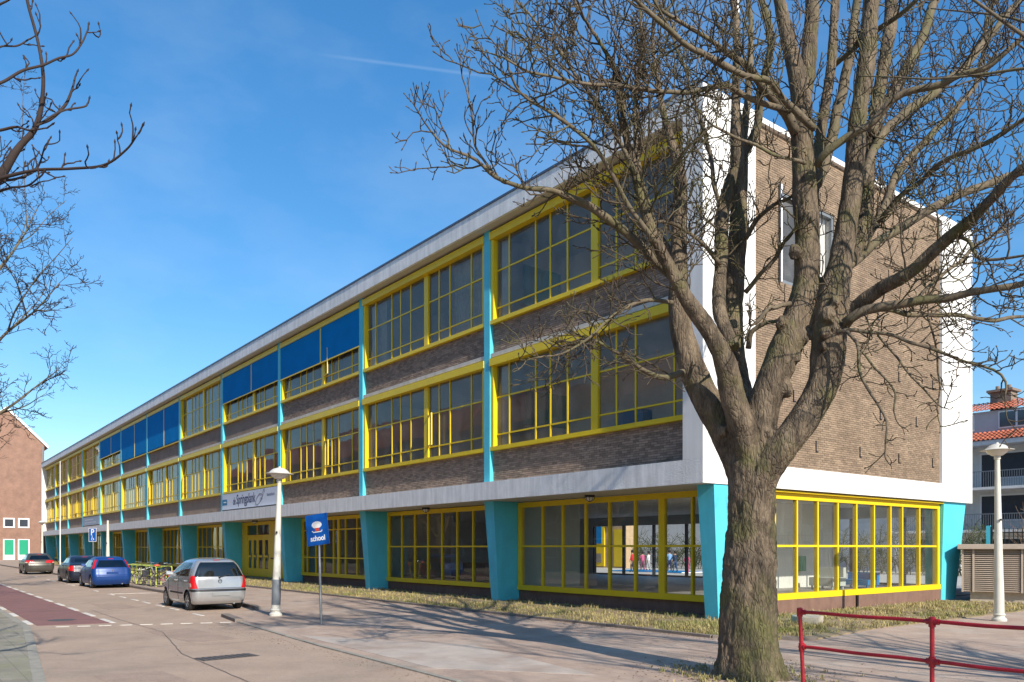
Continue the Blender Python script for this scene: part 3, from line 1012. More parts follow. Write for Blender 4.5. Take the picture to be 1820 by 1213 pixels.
part('curtain', cp, M['curtain'])
part('side_curtain', cg, mat('grey_curtain', (0.62, 0.61, 0.58), 0.9, var=0.1))
# pupils' work hung on the side partition of the corner rooms
part('pinboard', MB().box(-9.39, -9.36, 2.0, 4.2, 6.2, 7.4), M['green'])
part('pinboard', MB().box(-9.39, -9.36, 1.9, 3.6, 10.4, 11.8), M['green'])

# ground-floor hall
FZ = 0.42
part('hall_floor', MB().box(-L + 0.7, -0.62, 1.95, 14.75, 0.1, FZ), M['floor'])
hw = MB()
hw.box(-L + 0.3, -24.0, 14.6, 14.8, FZ, S0).box(-21.8, -19.3, 14.6, 14.8, FZ, S0)
hw.box(-24.0, -21.8, 14.6, 14.8, 2.95, S0).box(-19.3, -0.7, 14.6, 14.8, 3.0, S0)
part('hall_rear_wall', hw, M['roomg'])
for x in (-19.2, -17.0, -14.9, -12.8, -10.7, -8.6, -6.5, -4.4, -2.3):
    part('hall_post', MB().box(x - 0.045, x + 0.045, 14.62, 14.78, FZ, 3.0), M['frame_dark'])
part('hall_rail', MB().box(-19.2, -0.8, 14.64, 14.76, FZ, FZ + 0.08), M['frame_dark'])
for x in (-9.5, -28.1, -37.4, -56, -74.6):
    part('hall_partition', MB().box(x - 0.08, x + 0.08, 1.95, 4.6 if x > -10 else 14.5, FZ, S0 - 0.01), M['roomg'])
part('hall_partition', MB().box(-4.15, -4.0, 8.8, 12.6, FZ, S0 - 0.01), M['ceil'])
part('hall_column', MB().box(-4.3, -3.9, 12.62, 12.95, FZ, S0 - 0.01), M['white'])
part('hall_partition', MB().box(-28, -20.2, 6.0, 6.12, FZ, S0 - 0.01), M['roomg'])
part('dispenser', MB().box(-3.99, -3.8, 10.15, 10.55, 1.0, 1.55), M['green'], bevel=0.02)
# soft furniture in the hall
for x, y, ww, hh, mm in ((-17.5, 5.2, 1.8, 0.75, 'plinth'), (-20, 9.0, 1.2, 0.9, 'frame_dark'), (-2.6, 9.9, 0.9, 0.75, 'roomg'), (-2.4, 11.6, 1.1, 0.55, 'blind')):
    o = MB().box(-ww / 2, ww / 2, -0.4, 0.4, 0.12, hh * 0.55).box(-ww / 2, ww / 2, 0.25, 0.42, hh * 0.55 + 0.001, hh).box(-ww / 2 + 0.05, -ww / 2 + 0.1, -0.35, -0.3, 0, 0.119).box(ww / 2 - 0.1, ww / 2 - 0.05, -0.35, -0.3, 0, 0.119).box(-ww / 2 + 0.05, -ww / 2 + 0.1, 0.3, 0.35, 0, 0.119).box(ww / 2 - 0.1, ww / 2 - 0.05, 0.3, 0.35, 0, 0.119).build('bench', M[mm], loc=(x, y, FZ))
    tag(o, {'plinth': 'reddish bench seat behind the dark ground-floor windows', 'frame_dark': 'dark bench at the back of the hall', 'roomg': 'grey green bench behind the end windows', 'blind': 'low blue bench inside the end windows'}[mm], 'bench')
# ------------------------------------------------------------------ trees
def bark_mat(name, c, moss, dark, bumpd=0.03, scale=6.0):
    m = bpy.data.materials.new(name)
    m.use_nodes = True
    n, l = m.node_tree.nodes, m.node_tree.links
    b = n['Principled BSDF']
    b.inputs['Roughness'].default_value = 0.9
    b.inputs['Specular IOR Level'].default_value = 0.2
    geo = n.new('ShaderNodeNewGeometry')
    mp = n.new('ShaderNodeMapping')
    mp.inputs['Scale'].default_value = (1, 1, 0.30)
    l.new(geo.outputs['Position'], mp.inputs['Vector'])
    n1 = n.new('ShaderNodeTexNoise'); n1.inputs['Scale'].default_value = scale; n1.inputs['Detail'].default_value = 9; n1.inputs['Roughness'].default_value = 0.78
    n2 = n.new('ShaderNodeTexNoise'); n2.inputs['Scale'].default_value = 1.6; n2.inputs['Detail'].default_value = 6; n2.inputs['Roughness'].default_value = 0.6
    vo = n.new('ShaderNodeTexVoronoi'); vo.inputs['Scale'].default_value = scale * 3.4; vo.feature = 'DISTANCE_TO_EDGE'
    nd = n.new('ShaderNodeTexNoise'); nd.inputs['Scale'].default_value = 9; nd.inputs['Detail'].default_value = 3
    l.new(mp.outputs[0], nd.inputs['Vector'])
    mixv = n.new('ShaderNodeMix'); mixv.data_type = 'RGBA'; mixv.blend_type = 'LINEAR_LIGHT'; mixv.inputs['Factor'].default_value = 0.06
    l.new(mp.outputs[0], mixv.inputs['A']); l.new(nd.outputs['Color'], mixv.inputs['B'])
    l.new(mixv.outputs['Result'], vo.inputs['Vector'])
    l.new(mp.outputs[0], n1.inputs['Vector'])
    l.new(geo.outputs['Position'], n2.inputs['Vector'])
    cr = n.new('ShaderNodeValToRGB')
    cr.color_ramp.elements[0].position = 0.36; cr.color_ramp.elements[0].color = (*dark, 1)
    cr.color_ramp.elements[1].position = 0.62; cr.color_ramp.elements[1].color = (*c, 1)
    l.new(n1.outputs['Fac'], cr.inputs[0])
    mr = n.new('ShaderNodeMapRange')
    mr.inputs['From Min'].default_value = 0.48; mr.inputs['From Max'].default_value = 0.66
    mr.inputs['To Max'].default_value = 0.85
    l.new(n2.outputs['Fac'], mr.inputs['Value'])
    mx = n.new('ShaderNodeMix'); mx.data_type = 'RGBA'
    l.new(mr.outputs[0], mx.inputs['Factor']); l.new(cr.outputs[0], mx.inputs['A']); mx.inputs['B'].default_value = (*moss, 1)
    # cracks darken the plates
    ck = n.new('ShaderNodeMapRange'); ck.inputs['From Max'].default_value = 0.12; ck.inputs['To Min'].default_value = 0.6
    l.new(vo.outputs['Distance'], ck.inputs['Value'])
    sz = n.new('ShaderNodeSeparateXYZ'); l.new(geo.outputs['Position'], sz.inputs[0])
    hz = n.new('ShaderNodeMapRange'); hz.inputs['From Min'].default_value = 2.3; hz.inputs['From Max'].default_value = 4.2; hz.inputs['To Min'].default_value = 0.68; hz.inputs['To Max'].default_value = 0.92
    l.new(sz.outputs['Z'], hz.inputs['Value']); l.new(hz.outputs[0], ck.inputs['To Min'])
    vm = n.new('ShaderNodeVectorMath'); vm.operation = 'SCALE'
    l.new(mx.outputs['Result'], vm.inputs[0]); l.new(ck.outputs[0], vm.inputs['Scale'])
    l.new(vm.outputs[0], b.inputs['Base Color'])
    ad = n.new('ShaderNodeMath'); ad.operation = 'MULTIPLY_ADD'; ad.inputs[1].default_value = 0.35
    cl = n.new('ShaderNodeMapRange'); cl.inputs['From Max'].default_value = 0.2
    l.new(vo.outputs['Distance'], cl.inputs['Value'])
    l.new(cl.outputs[0], ad.inputs[0]); l.new(n1.outputs['Fac'], ad.inputs[2])
    bp = n.new('ShaderNodeBump'); bp.inputs['Strength'].default_value = 0.75; bp.inputs['Distance'].default_value = bumpd
    l.new(ad.outputs[0], bp.inputs['Height']); l.new(bp.outputs[0], b.inputs['Normal'])
    return m


M['bark'] = bark_mat('furrowed_bark', (0.235, 0.180, 0.125), (0.13, 0.125, 0.05), (0.055, 0.043, 0.032), 0.05)
M['limb'] = bark_mat('smooth_limb_bark', (0.20, 0.16, 0.11), (0.125, 0.12, 0.055), (0.09, 0.072, 0.052), 0.008, 5.0)
M['twig'] = mat('twig_bark', (0.090, 0.070, 0.048), 0.85, var=0.4, vscale=3, c2=(0.098, 0.090, 0.042), c2amount=0.5, spec=0.2)
M['twigdark'] = mat('dark_twig_bark', (0.05, 0.036, 0.032), 0.85, var=0.3, vscale=3, spec=0.2)


def smooth_path(pts, rad, n):
    """Catmull-Rom through the given points"""
    P = np.array(pts, float); Rr = np.array(rad, float)
    seg = np.linalg.norm(np.diff(P, axis=0), axis=1)
    t = np.concatenate([[0], np.cumsum(seg)])
    ts = np.linspace(0, t[-1], n)
    out = []
    m = np.zeros_like(P)
    for i in range(len(P)):
        a, b = max(i - 1, 0), min(i + 1, len(P) - 1)
        m[i] = (P[b] - P[a]) / max(t[b] - t[a], 1e-6)
    rr = np.interp(ts, t, Rr)
    for q in ts:
        i = min(max(np.searchsorted(t, q, side='right') - 1, 0), len(P) - 2)
        h = t[i + 1] - t[i]
        u = (q - t[i]) / h
        out.append((2 * u ** 3 - 3 * u ** 2 + 1) * P[i] + (u ** 3 - 2 * u ** 2 + u) * h * m[i] + (-2 * u ** 3 + 3 * u ** 2) * P[i + 1] + (u ** 3 - u ** 2) * h * m[i + 1])
    return np.array(out), rr, ts


def limb_tube(mb, path, rad, sides, amp, seed, flare=None):
    """tapered limb with a lumpy surface"""
    o = len(mb.v)
    u = None
    K = len(path)
    for i in range(K):
        t = Vector(path[min(i + 1, K - 1)] - path[max(i - 1, 0)]).normalized()
        if u is None:
            u = t.cross(Vector((0.3, 1, 0.1))).normalized()
        else:
            u = (u - t * u.dot(t)).normalized()
        w = t.cross(u)
        p = Vector(path[i])
        for k in range(sides):
            a = 2 * math.pi * k / sides
            dr = u * math.cos(a) + w * math.sin(a)
            q = p + dr * rad[i]
            lum = mnoise.noise((q.x * 2.4, q.y * 2.4, q.z * 1.7 + seed)) * 1.0 + 0.55 * mnoise.noise((q.x * 7, q.y * 7, q.z * 4.2 + seed)) + 0.3 * mnoise.noise((q.x * 19, q.y * 19, q.z * 9 + seed))
            rr = rad[i] * (1 + amp * lum)
            if flare is not None:
                zr = q.z
                if zr < 0.75:
                    f = (1 - max(zr, 0) / 0.75) ** 2.0
                    rr += f * (0.10 + 0.14 * max(0, math.sin(a * 5 + 1.3) * 0.6 + 0.4 * math.sin(a * 3 + seed)))
            mb.v.append(tuple(p + dr * rr))
    for i in range(K - 1):
        for k in range(sides):
            k2 = (k + 1) % sides
            mb.f.append((o + i * sides + k, o + i * sides + k2, o + (i + 1) * sides + k2, o + (i + 1) * sides + k))
    mb.f.append(tuple(o + (K - 1) * sides + k for k in range(sides)))
    mb.f.append(tuple(o + k for k in range(sides - 1, -1, -1)))


class Twigs:
    def __init__(s, rg):
        s.rg = rg
        s.b = {}
        s.rm = 1.0

    def put(s, pts, rad, sides):
        s.b.setdefault((len(pts), sides), []).append((pts, rad))

    def grow(s, p, d, L, r, level, wob=0.22, up=0.10, dens=1.0, maxlevel=3, bud=1.0):
        rg = s.rg
        K = {1: 9, 2: 7, 3: 5}[level]
        st = L / (K - 1)
        x, y, z = p
        dx, dy, dz = d
        pts = [(x, y, z)]
        dirs = []
        for i in range(K - 1):
            dx += rg.gauss(0, wob); dy += rg.gauss(0, wob); dz += rg.gauss(0, wob) + up
            q = math.sqrt(dx * dx + dy * dy + dz * dz) or 1
            dx, dy, dz = dx / q, dy / q, dz / q
            x += dx * st; y += dy * st; z += dz * st
            pts.append((x, y, z)); dirs.append((dx, dy, dz))
        rend = {1: 0.5, 2: 0.62, 3: 0.8}[level]
        rad = [r * (1 - (1 - rend) * i / (K - 1)) for i in range(K)]
        # swollen end bud
        ex = (pts[-1][0] + dx * 0.018 * bud, pts[-1][1] + dy * 0.018 * bud, pts[-1][2] + dz * 0.018 * bud)
        tip = (ex[0] + dx * 0.022 * bud, ex[1] + dy * 0.022 * bud, ex[2] + dz * 0.022 * bud)
        pts2 = pts + [ex, tip]
        rad2 = rad + [max(rad[-1] * 1.5, 0.0095 * bud), 0.001]
        s.put(pts2, rad2, {1: 5, 2: 4, 3: 3}[level])
        if level >= maxlevel: return
        pitch = {1: 0.150, 2: 0.085}[level] / dens
        n = max(1, int(L * 0.85 / pitch))
        side = rg.random() * 6.28
        for k in range(n):
            t = 0.15 + 0.83 * (k + rg.random() * 0.8) / n
            f = t * (K - 1)
            i = min(int(f), K - 2)
            u = f - i
            a, b = pts[i], pts[i + 1]
            q = (a[0] + (b[0] - a[0]) * u, a[1] + (b[1] - a[1]) * u, a[2] + (b[2] - a[2]) * u)
            dd = dirs[i]
            side += 2.4 + rg.gauss(0, 0.5)
            v = (math.cos(side), math.sin(side), rg.gauss(0.15, 0.5))
            dot = v[0] * dd[0] + v[1] * dd[1] + v[2] * dd[2]
            v = (v[0] - dd[0] * dot, v[1] - dd[1] * dot, v[2] - dd[2] * dot)
            sp = rg.uniform(0.55, 0.95)
            nd = (dd[0] * (1 - sp * 0.55) + v[0] * sp, dd[1] * (1 - sp * 0.55) + v[1] * sp, dd[2] * (1 - sp * 0.55) + v[2] * sp)
            q3 = math.sqrt(sum(c * c for c in nd)) or 1
            nd = (nd[0] / q3, nd[1] / q3, nd[2] / q3)
            if level == 1:
                L2 = (0.20 + L * 0.34 * (1.1 - 0.7 * t)) * rg.uniform(0.5, 1.3)
                s.grow(q, nd, L2, max(r * 0.62, 0.0078 * s.rm), 2, wob * 1.1, up * 1.2, dens, maxlevel, bud)
            else:
                L3 = (0.05 + L * 0.30 * (1.05 - 0.6 * t)) * rg.uniform(0.5, 1.4)
                s.grow(q, nd, L3, max(r * 0.78, 0.0068 * s.rm), 3, wob * 1.1, up * 1.6, dens, maxlevel, bud)

    def mesh(s, name, m):
        Vs, Fs, off = [], [], 0
        for (K, n), lst in s.b.items():
            P = np.array([a for a, _ in lst]); Rr = np.array([b for _, b in lst])
            T = np.empty_like(P)
            T[:, 1:-1] = P[:, 2:] - P[:, :-2]; T[:, 0] = P[:, 1] - P[:, 0]; T[:, -1] = P[:, -1] - P[:, -2]
            T /= np.linalg.norm(T, axis=2, keepdims=True) + 1e-9
            mean = T.mean(axis=1)
            ref = np.where(np.abs(mean[:, 2:3]) < 0.75, np.array([[0, 0, 1.0]]), np.array([[1.0, 0.2, 0]]))
            U = np.cross(T, ref[:, None, :]); U /= np.linalg.norm(U, axis=2, keepdims=True) + 1e-9
            V = np.cross(T, U)
            a = np.arange(n) * 2 * np.pi / n
            ring = P[:, :, None, :] + Rr[:, :, None, None] * (U[:, :, None, :] * np.cos(a)[None, None, :, None] + V[:, :, None, :] * np.sin(a)[None, None, :, None])
            Mn = len(lst)
            Vs.append(ring.reshape(-1, 3))
            base = (np.arange(Mn) * K * n)[:, None, None] + (np.arange(K - 1) * n)[None, :, None]
            k = np.arange(n)[None, None, :]; k2 = (k + 1) % n
            q = np.stack([base + k, base + k2, base + n + k2, base + n + k], axis=-1).reshape(-1, 4) + off
            Fs.append(q)
            off += Mn * K * n
        V = np.concatenate(Vs); F = np.concatenate(Fs)
        me = bpy.data.meshes.new(name)
        me.vertices.add(len(V)); me.vertices.foreach_set('co', V.astype(np.float32).ravel())
        me.loops.add(F.size); me.loops.foreach_set('vertex_index', F.astype(np.int32).ravel())
        me.polygons.add(len(F)); me.polygons.foreach_set('loop_start', np.arange(0, F.size, 4, dtype=np.int32))
        me.polygons.foreach_set('use_smooth', np.ones(len(F), bool))
        me.materials.append(m)
        me.update(calc_edges=True)
        return me


def spawn(tw, path, rad, rg, step, L0, L1, tmin=0.2, up=0.10, wob=0.22, dens=1.0, r1=0.011, grav=0.0, maxlevel=3, bud=1.0):
    """side shoots along a limb"""
    seg = np.linalg.norm(np.diff(path, axis=0), axis=1)
    t = np.concatenate([[0], np.cumsum(seg)])
    tot = t[-1]
    q = tmin * tot
    side = rg.random() * 6.28
    while q < tot:
        i = min(int(np.searchsorted(t, q, side='right')) - 1, len(path) - 2)
        u = (q - t[i]) / max(seg[i], 1e-6)
        p = path[i] * (1 - u) + path[i + 1] * u
        r = rad[i] * (1 - u) + rad[i + 1] * u
        tg = (path[i + 1] - path[i]) / max(seg[i], 1e-6)
        side += 2.4 + rg.gauss(0, 0.6)
        e1 = np.cross(tg, [0.2, 0.3, 1.0]); e1 /= np.linalg.norm(e1) + 1e-9
        e2 = np.cross(tg, e1)
        v = e1 * math.cos(side) + e2 * math.sin(side)
        sp = rg.uniform(0.45, 1.0)
        d = tg * (1.05 - sp * 0.7) + v * sp + np.array([0, 0, 0.12 - grav])
        d /= np.linalg.norm(d)
        L = rg.uniform(L0, L1)
        tw.grow(tuple(p + v * r * 0.6), tuple(d), L, min(max(r1 * (0.75 + 0.35 * L), 0.008), max(r * 0.75, 0.007)), 1, wob, up, dens, maxlevel, bud)
        q += step * rg.uniform(0.5, 1.6)


# ---- the big tree on the pavement: limbs laid out one by one
TD = 11.3
# (points (px, py, diameter px), depth offset at start, at end, side shoots: pitch, min, max length)
LIMBS = [
    # A: left limb and its long upright
    ([(1330, 940, 30), (1322, 860, 50), (1290, 775, 54), (1252, 705, 50), (1226, 640, 42), (1210, 575, 38), (1206, 500, 33), (1207, 400, 28), (1209, 320, 23), (1196, 262, 16), (1180, 205, 12), (1168, 140, 9), (1160, 70, 7), (1166, 0, 6)], 0, 0.9, (0.35, 0.4, 1.1)),
    # A2: low shoot to the left
    ([(1215, 662, 12), (1180, 672, 10), (1149, 660, 9), (1124, 644, 8), (1083, 620, 6), (1054, 605, 5), (1010, 612, 4)], 0.1, -0.7, (0.16, 0.3, 0.9)),
    # B: second left limb with the long sweeping branch
    ([(1332, 880, 30), (1326, 790, 48), (1302, 700, 42), (1284, 632, 36), (1255, 580, 30), (1222, 535, 27), (1195, 485, 24), (1168, 434, 20), (1142, 362, 17), (1125, 295, 15), (1110, 227, 12), (1100, 140, 10), (1068, 79, 8), (1030, 20, 6), (1010, -30, 5)], -0.2, -1.6, (0.22, 0.5, 1.4)),
    ([(1200, 495, 17), (1152, 452, 17), (1110, 412, 16), (1078, 388, 15), (1035, 358, 13), (977, 339, 10), (919, 332, 8), (882, 316, 7), (845, 285, 5.5), (803, 267, 4.5), (766, 233, 3.5)], -0.5, -1.8, (0.26, 0.3, 0.95)),
    ([(884, 318, 5), (846, 262, 4), (838, 205, 3.5), (830, 165, 3)], -1.4, -1.7, (0.3, 0.2, 0.4)),
    ([(1165, 432, 11), (1120, 372, 9), (1082, 300, 8), (1040, 246, 7), (985, 205, 6), (930, 172, 5), (905, 120, 4)], -1.0, -2.3, (0.19, 0.4, 1.1)),
    ([(1195, 538, 8), (1149, 533, 7), (1091, 561, 6), (1041, 605, 4.5), (1004, 627, 3.5), (950, 640, 3)], -0.4, -1.3, (0.15, 0.3, 0.8)),
    ([(1208, 470, 10), (1165, 400, 9), (1135, 290, 8), (1128, 180, 7), (1140, 80, 6), (1135, -10, 5)], 0.5, 1.7, (0.22, 0.4, 1.2)),
    ([(1130, 310, 8), (1085, 220, 7), (1035, 150, 6), (1000, 90, 5), (960, 50, 4), (925, 10, 3.5)], -1.3, -0.4, (0.18, 0.4, 1.1)),
    # C: middle-left stems
    ([(1336, 900, 30), (1336, 830, 50), (1325, 740, 48), (1306, 660, 42), (1301, 600, 40), (1303, 520, 36), (1309, 460, 33), (1312, 400, 31), (1314, 330, 30), (1313, 265, 30), (1308, 200, 17), (1309, 119, 14), (1309, 44, 12), (1298, -20, 10)], 0.5, 1.4, (0.5, 0.3, 0.9)),
    ([(1314, 275, 16), (1327, 200, 14), (1331, 133, 12), (1335, 74, 10), (1330, -20, 8)], 1.2, 1.9, (0.4, 0.3, 0.9)),
    ([(1315, 285, 18), (1345, 225, 15), (1352, 170, 15), (1362, 119, 14), (1369, 74, 13), (1362, 30, 12), (1350, -20, 10)], 1.2, 0.7, (0.4, 0.3, 0.9)),
    ([(1303, 620, 26), (1279, 552, 25), (1281, 468, 24), (1284, 384, 23), (1294, 338, 22), (1312, 290, 20)], 0.5, 1.1, (0.3, 0.3, 0.9)),
    ([(1285, 395, 8), (1270, 330, 8), (1264, 270, 7), (1246, 215, 6), (1225, 150, 5), (1205, 90, 5), (1190, 30, 4)], 0.7, 2.2, (0.22, 0.4, 1.1)),
    ([(1280, 470, 8), (1245, 430, 7), (1205, 402, 6), (1170, 395, 5), (1130, 410, 4)], 0.4, -0.4, (0.16, 0.3, 0.8)),
    # D: the big middle limb
    ([(1338, 940, 30), (1343, 840, 56), (1355, 735, 58), (1378, 668, 57), (1400, 612, 56), (1419, 556, 48), (1431, 505, 44), (1434, 430, 42), (1431, 360, 42), (1427, 290, 40), (1425, 225, 38), (1423, 170, 34), (1409, 104, 28), (1397, 55, 24), (1386, 5, 20), (1378, -40, 18)], -0.1, -0.3, (0.7, 0.3, 0.8)),
    ([(1425, 195, 30), (1434, 140, 27), (1439, 85, 26), (1443, 30, 24), (1441, -40, 20)], -0.3, 0.2, (0.6, 0.3, 0.8)),
    ([(1436, 470, 24), (1444, 400, 22), (1447, 326, 20), (1455, 260, 19), (1464, 205, 18), (1477, 119, 17), (1483, 30, 15), (1488, -30, 13)], 0.2, 1.0, (0.5, 0.3, 0.9)),
    ([(1450, 330, 20), (1469, 275, 19), (1487, 205, 18), (1506, 119, 17), (1519, 30, 15), (1524, -30, 13)], 0.4, 1.4, (0.5, 0.3, 0.9)),
    ([(1413, 236, 18), (1398, 204, 18), (1377, 182, 17), (1350, 150, 15), (1332, 122, 12), (1300, 100, 10), (1262, 72, 8), (1220, 50, 7), (1180, 20, 6)], -0.3, -1.4, (0.3, 0.4, 1.2)),
    ([(1448, 230, 12), (1402, 186, 12), (1370, 146, 11), (1336, 138, 11), (1305, 126, 11), (1262, 104, 11), (1226, 83, 10), (1184, 52, 9), (1142, 10, 7), (1110, -20, 6)], -0.6, -2.2, (0.26, 0.4, 1.2)),
    ([(1404, 197, 11), (1364, 185, 10), (1320, 169, 9.5), (1287, 152, 9), (1246, 160, 8.5), (1205, 165, 8), (1156, 161, 7), (1108, 154, 6.5), (1066, 151, 6), (1020, 146, 5), (980, 137, 4.5), (941, 128, 4), (900, 107, 3.5)], -0.5, -2.6, (0.20, 0.4, 1.1)),
    ([(1404, 540, 9), (1385, 545, 8), (1360, 556, 7), (1342, 575, 6)], -0.3, -0.7, (0.3, 0.2, 0.5)),
    ([(1430, 290, 7), (1396, 282, 6), (1350, 262, 5.5), (1310, 245, 5), (1270, 225, 4)], -0.6, -1.5, (0.2, 0.3, 0.8)),
    # E: the big right limb
    ([(1340, 960, 30), (1350, 880, 50), (1368, 826, 56), (1406, 776, 54), (1442, 727, 53), (1463, 680, 54), (1470, 636, 57), (1474, 586, 60), (1482, 528, 55), (1494, 468, 42), (1507, 388, 37), (1513, 342, 34), (1520, 277, 33), (1525, 208, 31), (1537, 138, 30), (1544, 69, 29), (1548, 0, 27), (1550, -40, 24)], -0.4, -0.2, (0.7, 0.3, 0.8)),
    ([(1508, 470, 28), (1532, 410, 24), (1541, 346, 22), (1546, 277, 22), (1560, 178, 22), (1573, 104, 22), (1583, 35, 23), (1584, -40, 20)], 0.1, 0.9, (0.5, 0.3, 0.9)),
    ([(1530, 330, 14), (1555, 262, 15), (1604, 206, 16), (1666, 161, 15), (1742, 87, 13), (1787, 28, 11), (1830, -20, 9)], 0.0, 1.3, (0.28, 0.4, 1.2)),
    ([(1546, 235, 18), (1576, 182, 19), (1604, 132, 18), (1638, 69, 17), (1656, 10, 15), (1680, -40, 12)], 0.3, 1.8, (0.32, 0.4, 1.2)),
    ([(1452, 295, 13), (1465, 274, 13), (1512, 240, 13), (1545, 221, 13), (1583, 186, 13), (1621, 163, 12.5), (1673, 149, 12), (1708, 133, 11), (1756, 118, 10), (1794, 87, 9), (1840, 50, 8)], -0.5, -1.8, (0.26, 0.4, 1.2)),
    ([(1484, 116, 9), (1521, 83, 9), (1557, 56, 9), (1590, 33, 8), (1640, -10, 7)], 0.8, -0.4, (0.26, 0.4, 1.1)),
    ([(1512, 462, 15), (1530, 440, 15), (1552, 405, 15), (1566, 381, 14), (1583, 346, 14), (1604, 298, 14), (1638, 256, 13), (1673, 222, 12), (1708, 183, 10), (1735, 149, 8), (1749, 87, 7), (1756, 20, 5)], 0.2, 2.4, (0.24, 0.4, 1.2)),
    ([(1560, 396, 9), (1604, 346, 9), (1638, 319, 9), (1673, 291, 9), (1725, 267, 8.5), (1777, 239, 8), (1840, 205, 7)], 0.4, -1.2, (0.22, 0.4, 1.1)),
    ([(1490, 590, 30), (1513, 556, 27), (1562, 516, 24), (1612, 488, 23), (1658, 448, 22), (1694, 416, 20), (1727, 390, 18), (1763, 353, 17), (1794, 319, 16), (1840, 280, 13)], -0.4, -2.4, (0.26, 0.4, 1.2)),
    ([(1500, 480, 16), (1523, 462, 16), (1562, 426, 15), (1612, 398, 15), (1673, 360, 14), (1725, 339, 14), (1777, 317, 13), (1840, 296, 11)], -0.1, 0.8, (0.22, 0.4, 1.2)),
    ([(1500, 575, 17), (1529, 556, 17), (1569, 545, 16), (1628, 535, 15.5), (1678, 531, 14.5), (1717, 522, 13), (1760, 517, 12), (1810, 507, 10), (1850, 495, 8)], -0.6, -1.6, (0.22, 0.4, 1.2)),
    ([(1550, 550, 8), (1579, 552, 8), (1618, 558, 8), (1665, 560, 8), (1711, 563, 8), (1754, 571, 7.5), (1793, 566, 6.5), (1840, 562, 5)], -0.5, 0.5, (0.20, 0.4, 1.1)),
    ([(1628, 534, 7), (1660, 500, 7), (1700, 468, 6.5), (1738, 436, 6), (1770, 415, 5), (1800, 396, 4)], -0.9, 0.4, (0.2, 0.3, 0.9)),
    ([(1690, 418, 7), (1722, 428, 7), (1740, 460, 6), (1790, 458, 5), (1840, 452, 4)], -1.4, -2.3, (0.2, 0.3, 0.9)),
    ([(1486, 592, 7), (1513, 586, 7), (1546, 591, 7), (1589, 596, 6.5), (1618, 609, 6), (1665, 624, 6), (1711, 641, 5), (1744, 650, 4.5), (1774, 664, 4.5), (1787, 684, 4), (1786, 704, 3)], -0.7, -1.3, (0.24, 0.3, 0.8)),
    ([(1505, 590, 6), (1523, 612, 6), (1529, 660, 6), (1546, 697, 5.5), (1566, 726, 5), (1579, 748, 4.5), (1577, 790, 3)], -0.8, -1.4, (0.28, 0.2, 0.5)),
    ([(1524, 618, 4), (1545, 640, 4), (1562, 662, 4), (1589, 695, 3.5), (1590, 728, 3)], -0.9, -1.2, (0.28, 0.15, 0.4)),
    ([(1560, 596, 4), (1580, 620, 4), (1610, 655, 3.5), (1640, 690, 3.5), (1662, 712, 3), (1676, 724, 2.5)], -0.6, -1.1, (0.28, 0.15, 0.45)),
    ([(1648, 560, 4), (1662, 610, 3.5), (1665, 655, 3.5), (1672, 690, 3), (1668, 716, 2.5)], -0.4, -0.8, (0.3, 0.15, 0.4)),
    ([(1485, 545, 12), (1466, 560, 10), (1450, 585, 8)], 0.2, 0.4, (0.5, 0.2, 0.4)),
    ([(1330, 620, 11), (1336, 590, 10), (1358, 576, 8), (1392, 566, 6)], 0.4, 0.1, (0.3, 0.2, 0.5)),
    ([(1325, 425, 9), (1350, 385, 8), (1375, 365, 7), (1405, 352, 6)], 0.6, 0.1, (0.18, 0.25, 0.6)),
    ([(1325, 520, 9), (1350, 490, 8), (1380, 460, 7), (1395, 430, 6)], 0.5, -0.1, (0.18, 0.25, 0.6)),
]
rgt = random.Random(21)
tree = empty('bare_tree', W(1331, 1200, TD)[:2] + (PZ,))
tag(tree, 'large leafless many-stemmed tree with furrowed trunk on the foreground pavement', 'tree')
tx, ty, tz = tree.location
off = Vector((-tx, -ty, -tz))


def world_limb(pts, d0, d1):
    n = len(pts)
    P, Q = [], []
    for i, (px, py, w) in enumerate(pts):
        d = TD + d0 * min(1.0, i / 3.0 if pts[0][2] >= 22 else 1.0) + (d1 - d0) * (i / (n - 1))
        P.append(W(px, py, d)); Q.append(w / 2 / FPX * d)
    return P, Q


trunk = MB()
tp = [(1331, 1212, 96), (1330, 1150, 96), (1329, 1100, 95), (1330, 1040, 93), (1333, 980, 88), (1336, 920, 81), (1337, 870, 81), (1336, 825, 84), (1335, 785, 70), (1335, 755, 36)]
P, Q = world_limb(tp, 0, 0)
path, rad, _ = smooth_path(P, Q, 110)
limb_tube(trunk, path, rad, 64, 0.085, 3.0, flare=True)
# burls and pruned stubs round the fork
for i in range(22):
    px, py, dd = rgt.choice([(1360, 750, -.2), (1300, 745, 0), (1395, 630, -.2), (1408, 590, -.2), (1455, 700, -.4), (1470, 610, -.5), (1480, 560, -.5), (1385, 680, -.2), (1302, 590, .4), (1430, 440, -.3), (1310, 720, .1)])
    c = Vector(W(px + rgt.uniform(-22, 22), py + rgt.uniform(-25, 25), TD + dd - rgt.uniform(0.02, 0.12)))
    rr = rgt.uniform(0.04, 0.095)
    bm = bmesh.new()
    bmesh.ops.create_icosphere(bm, subdivisions=3, radius=1)
    vs = []
    for v in bm.verts:
        q = v.co.normalized()
        k = rr * (1 + 0.45 * mnoise.noise((q.x * 2.2 + i, q.y * 2.2, q.z * 2.2)) + 0.25 * mnoise.noise((q.x * 6 + i, q.y * 6, q.z * 6)))
        vs.append(tuple(c + Vector((q.x * k, q.y * k, q.z * k * 1.25))))
    trunk.add(vs, [tuple(v.index for v in f.verts) for f in bm.faces])
    bm.free()
tw = Twigs(rgt)
limbs = MB()
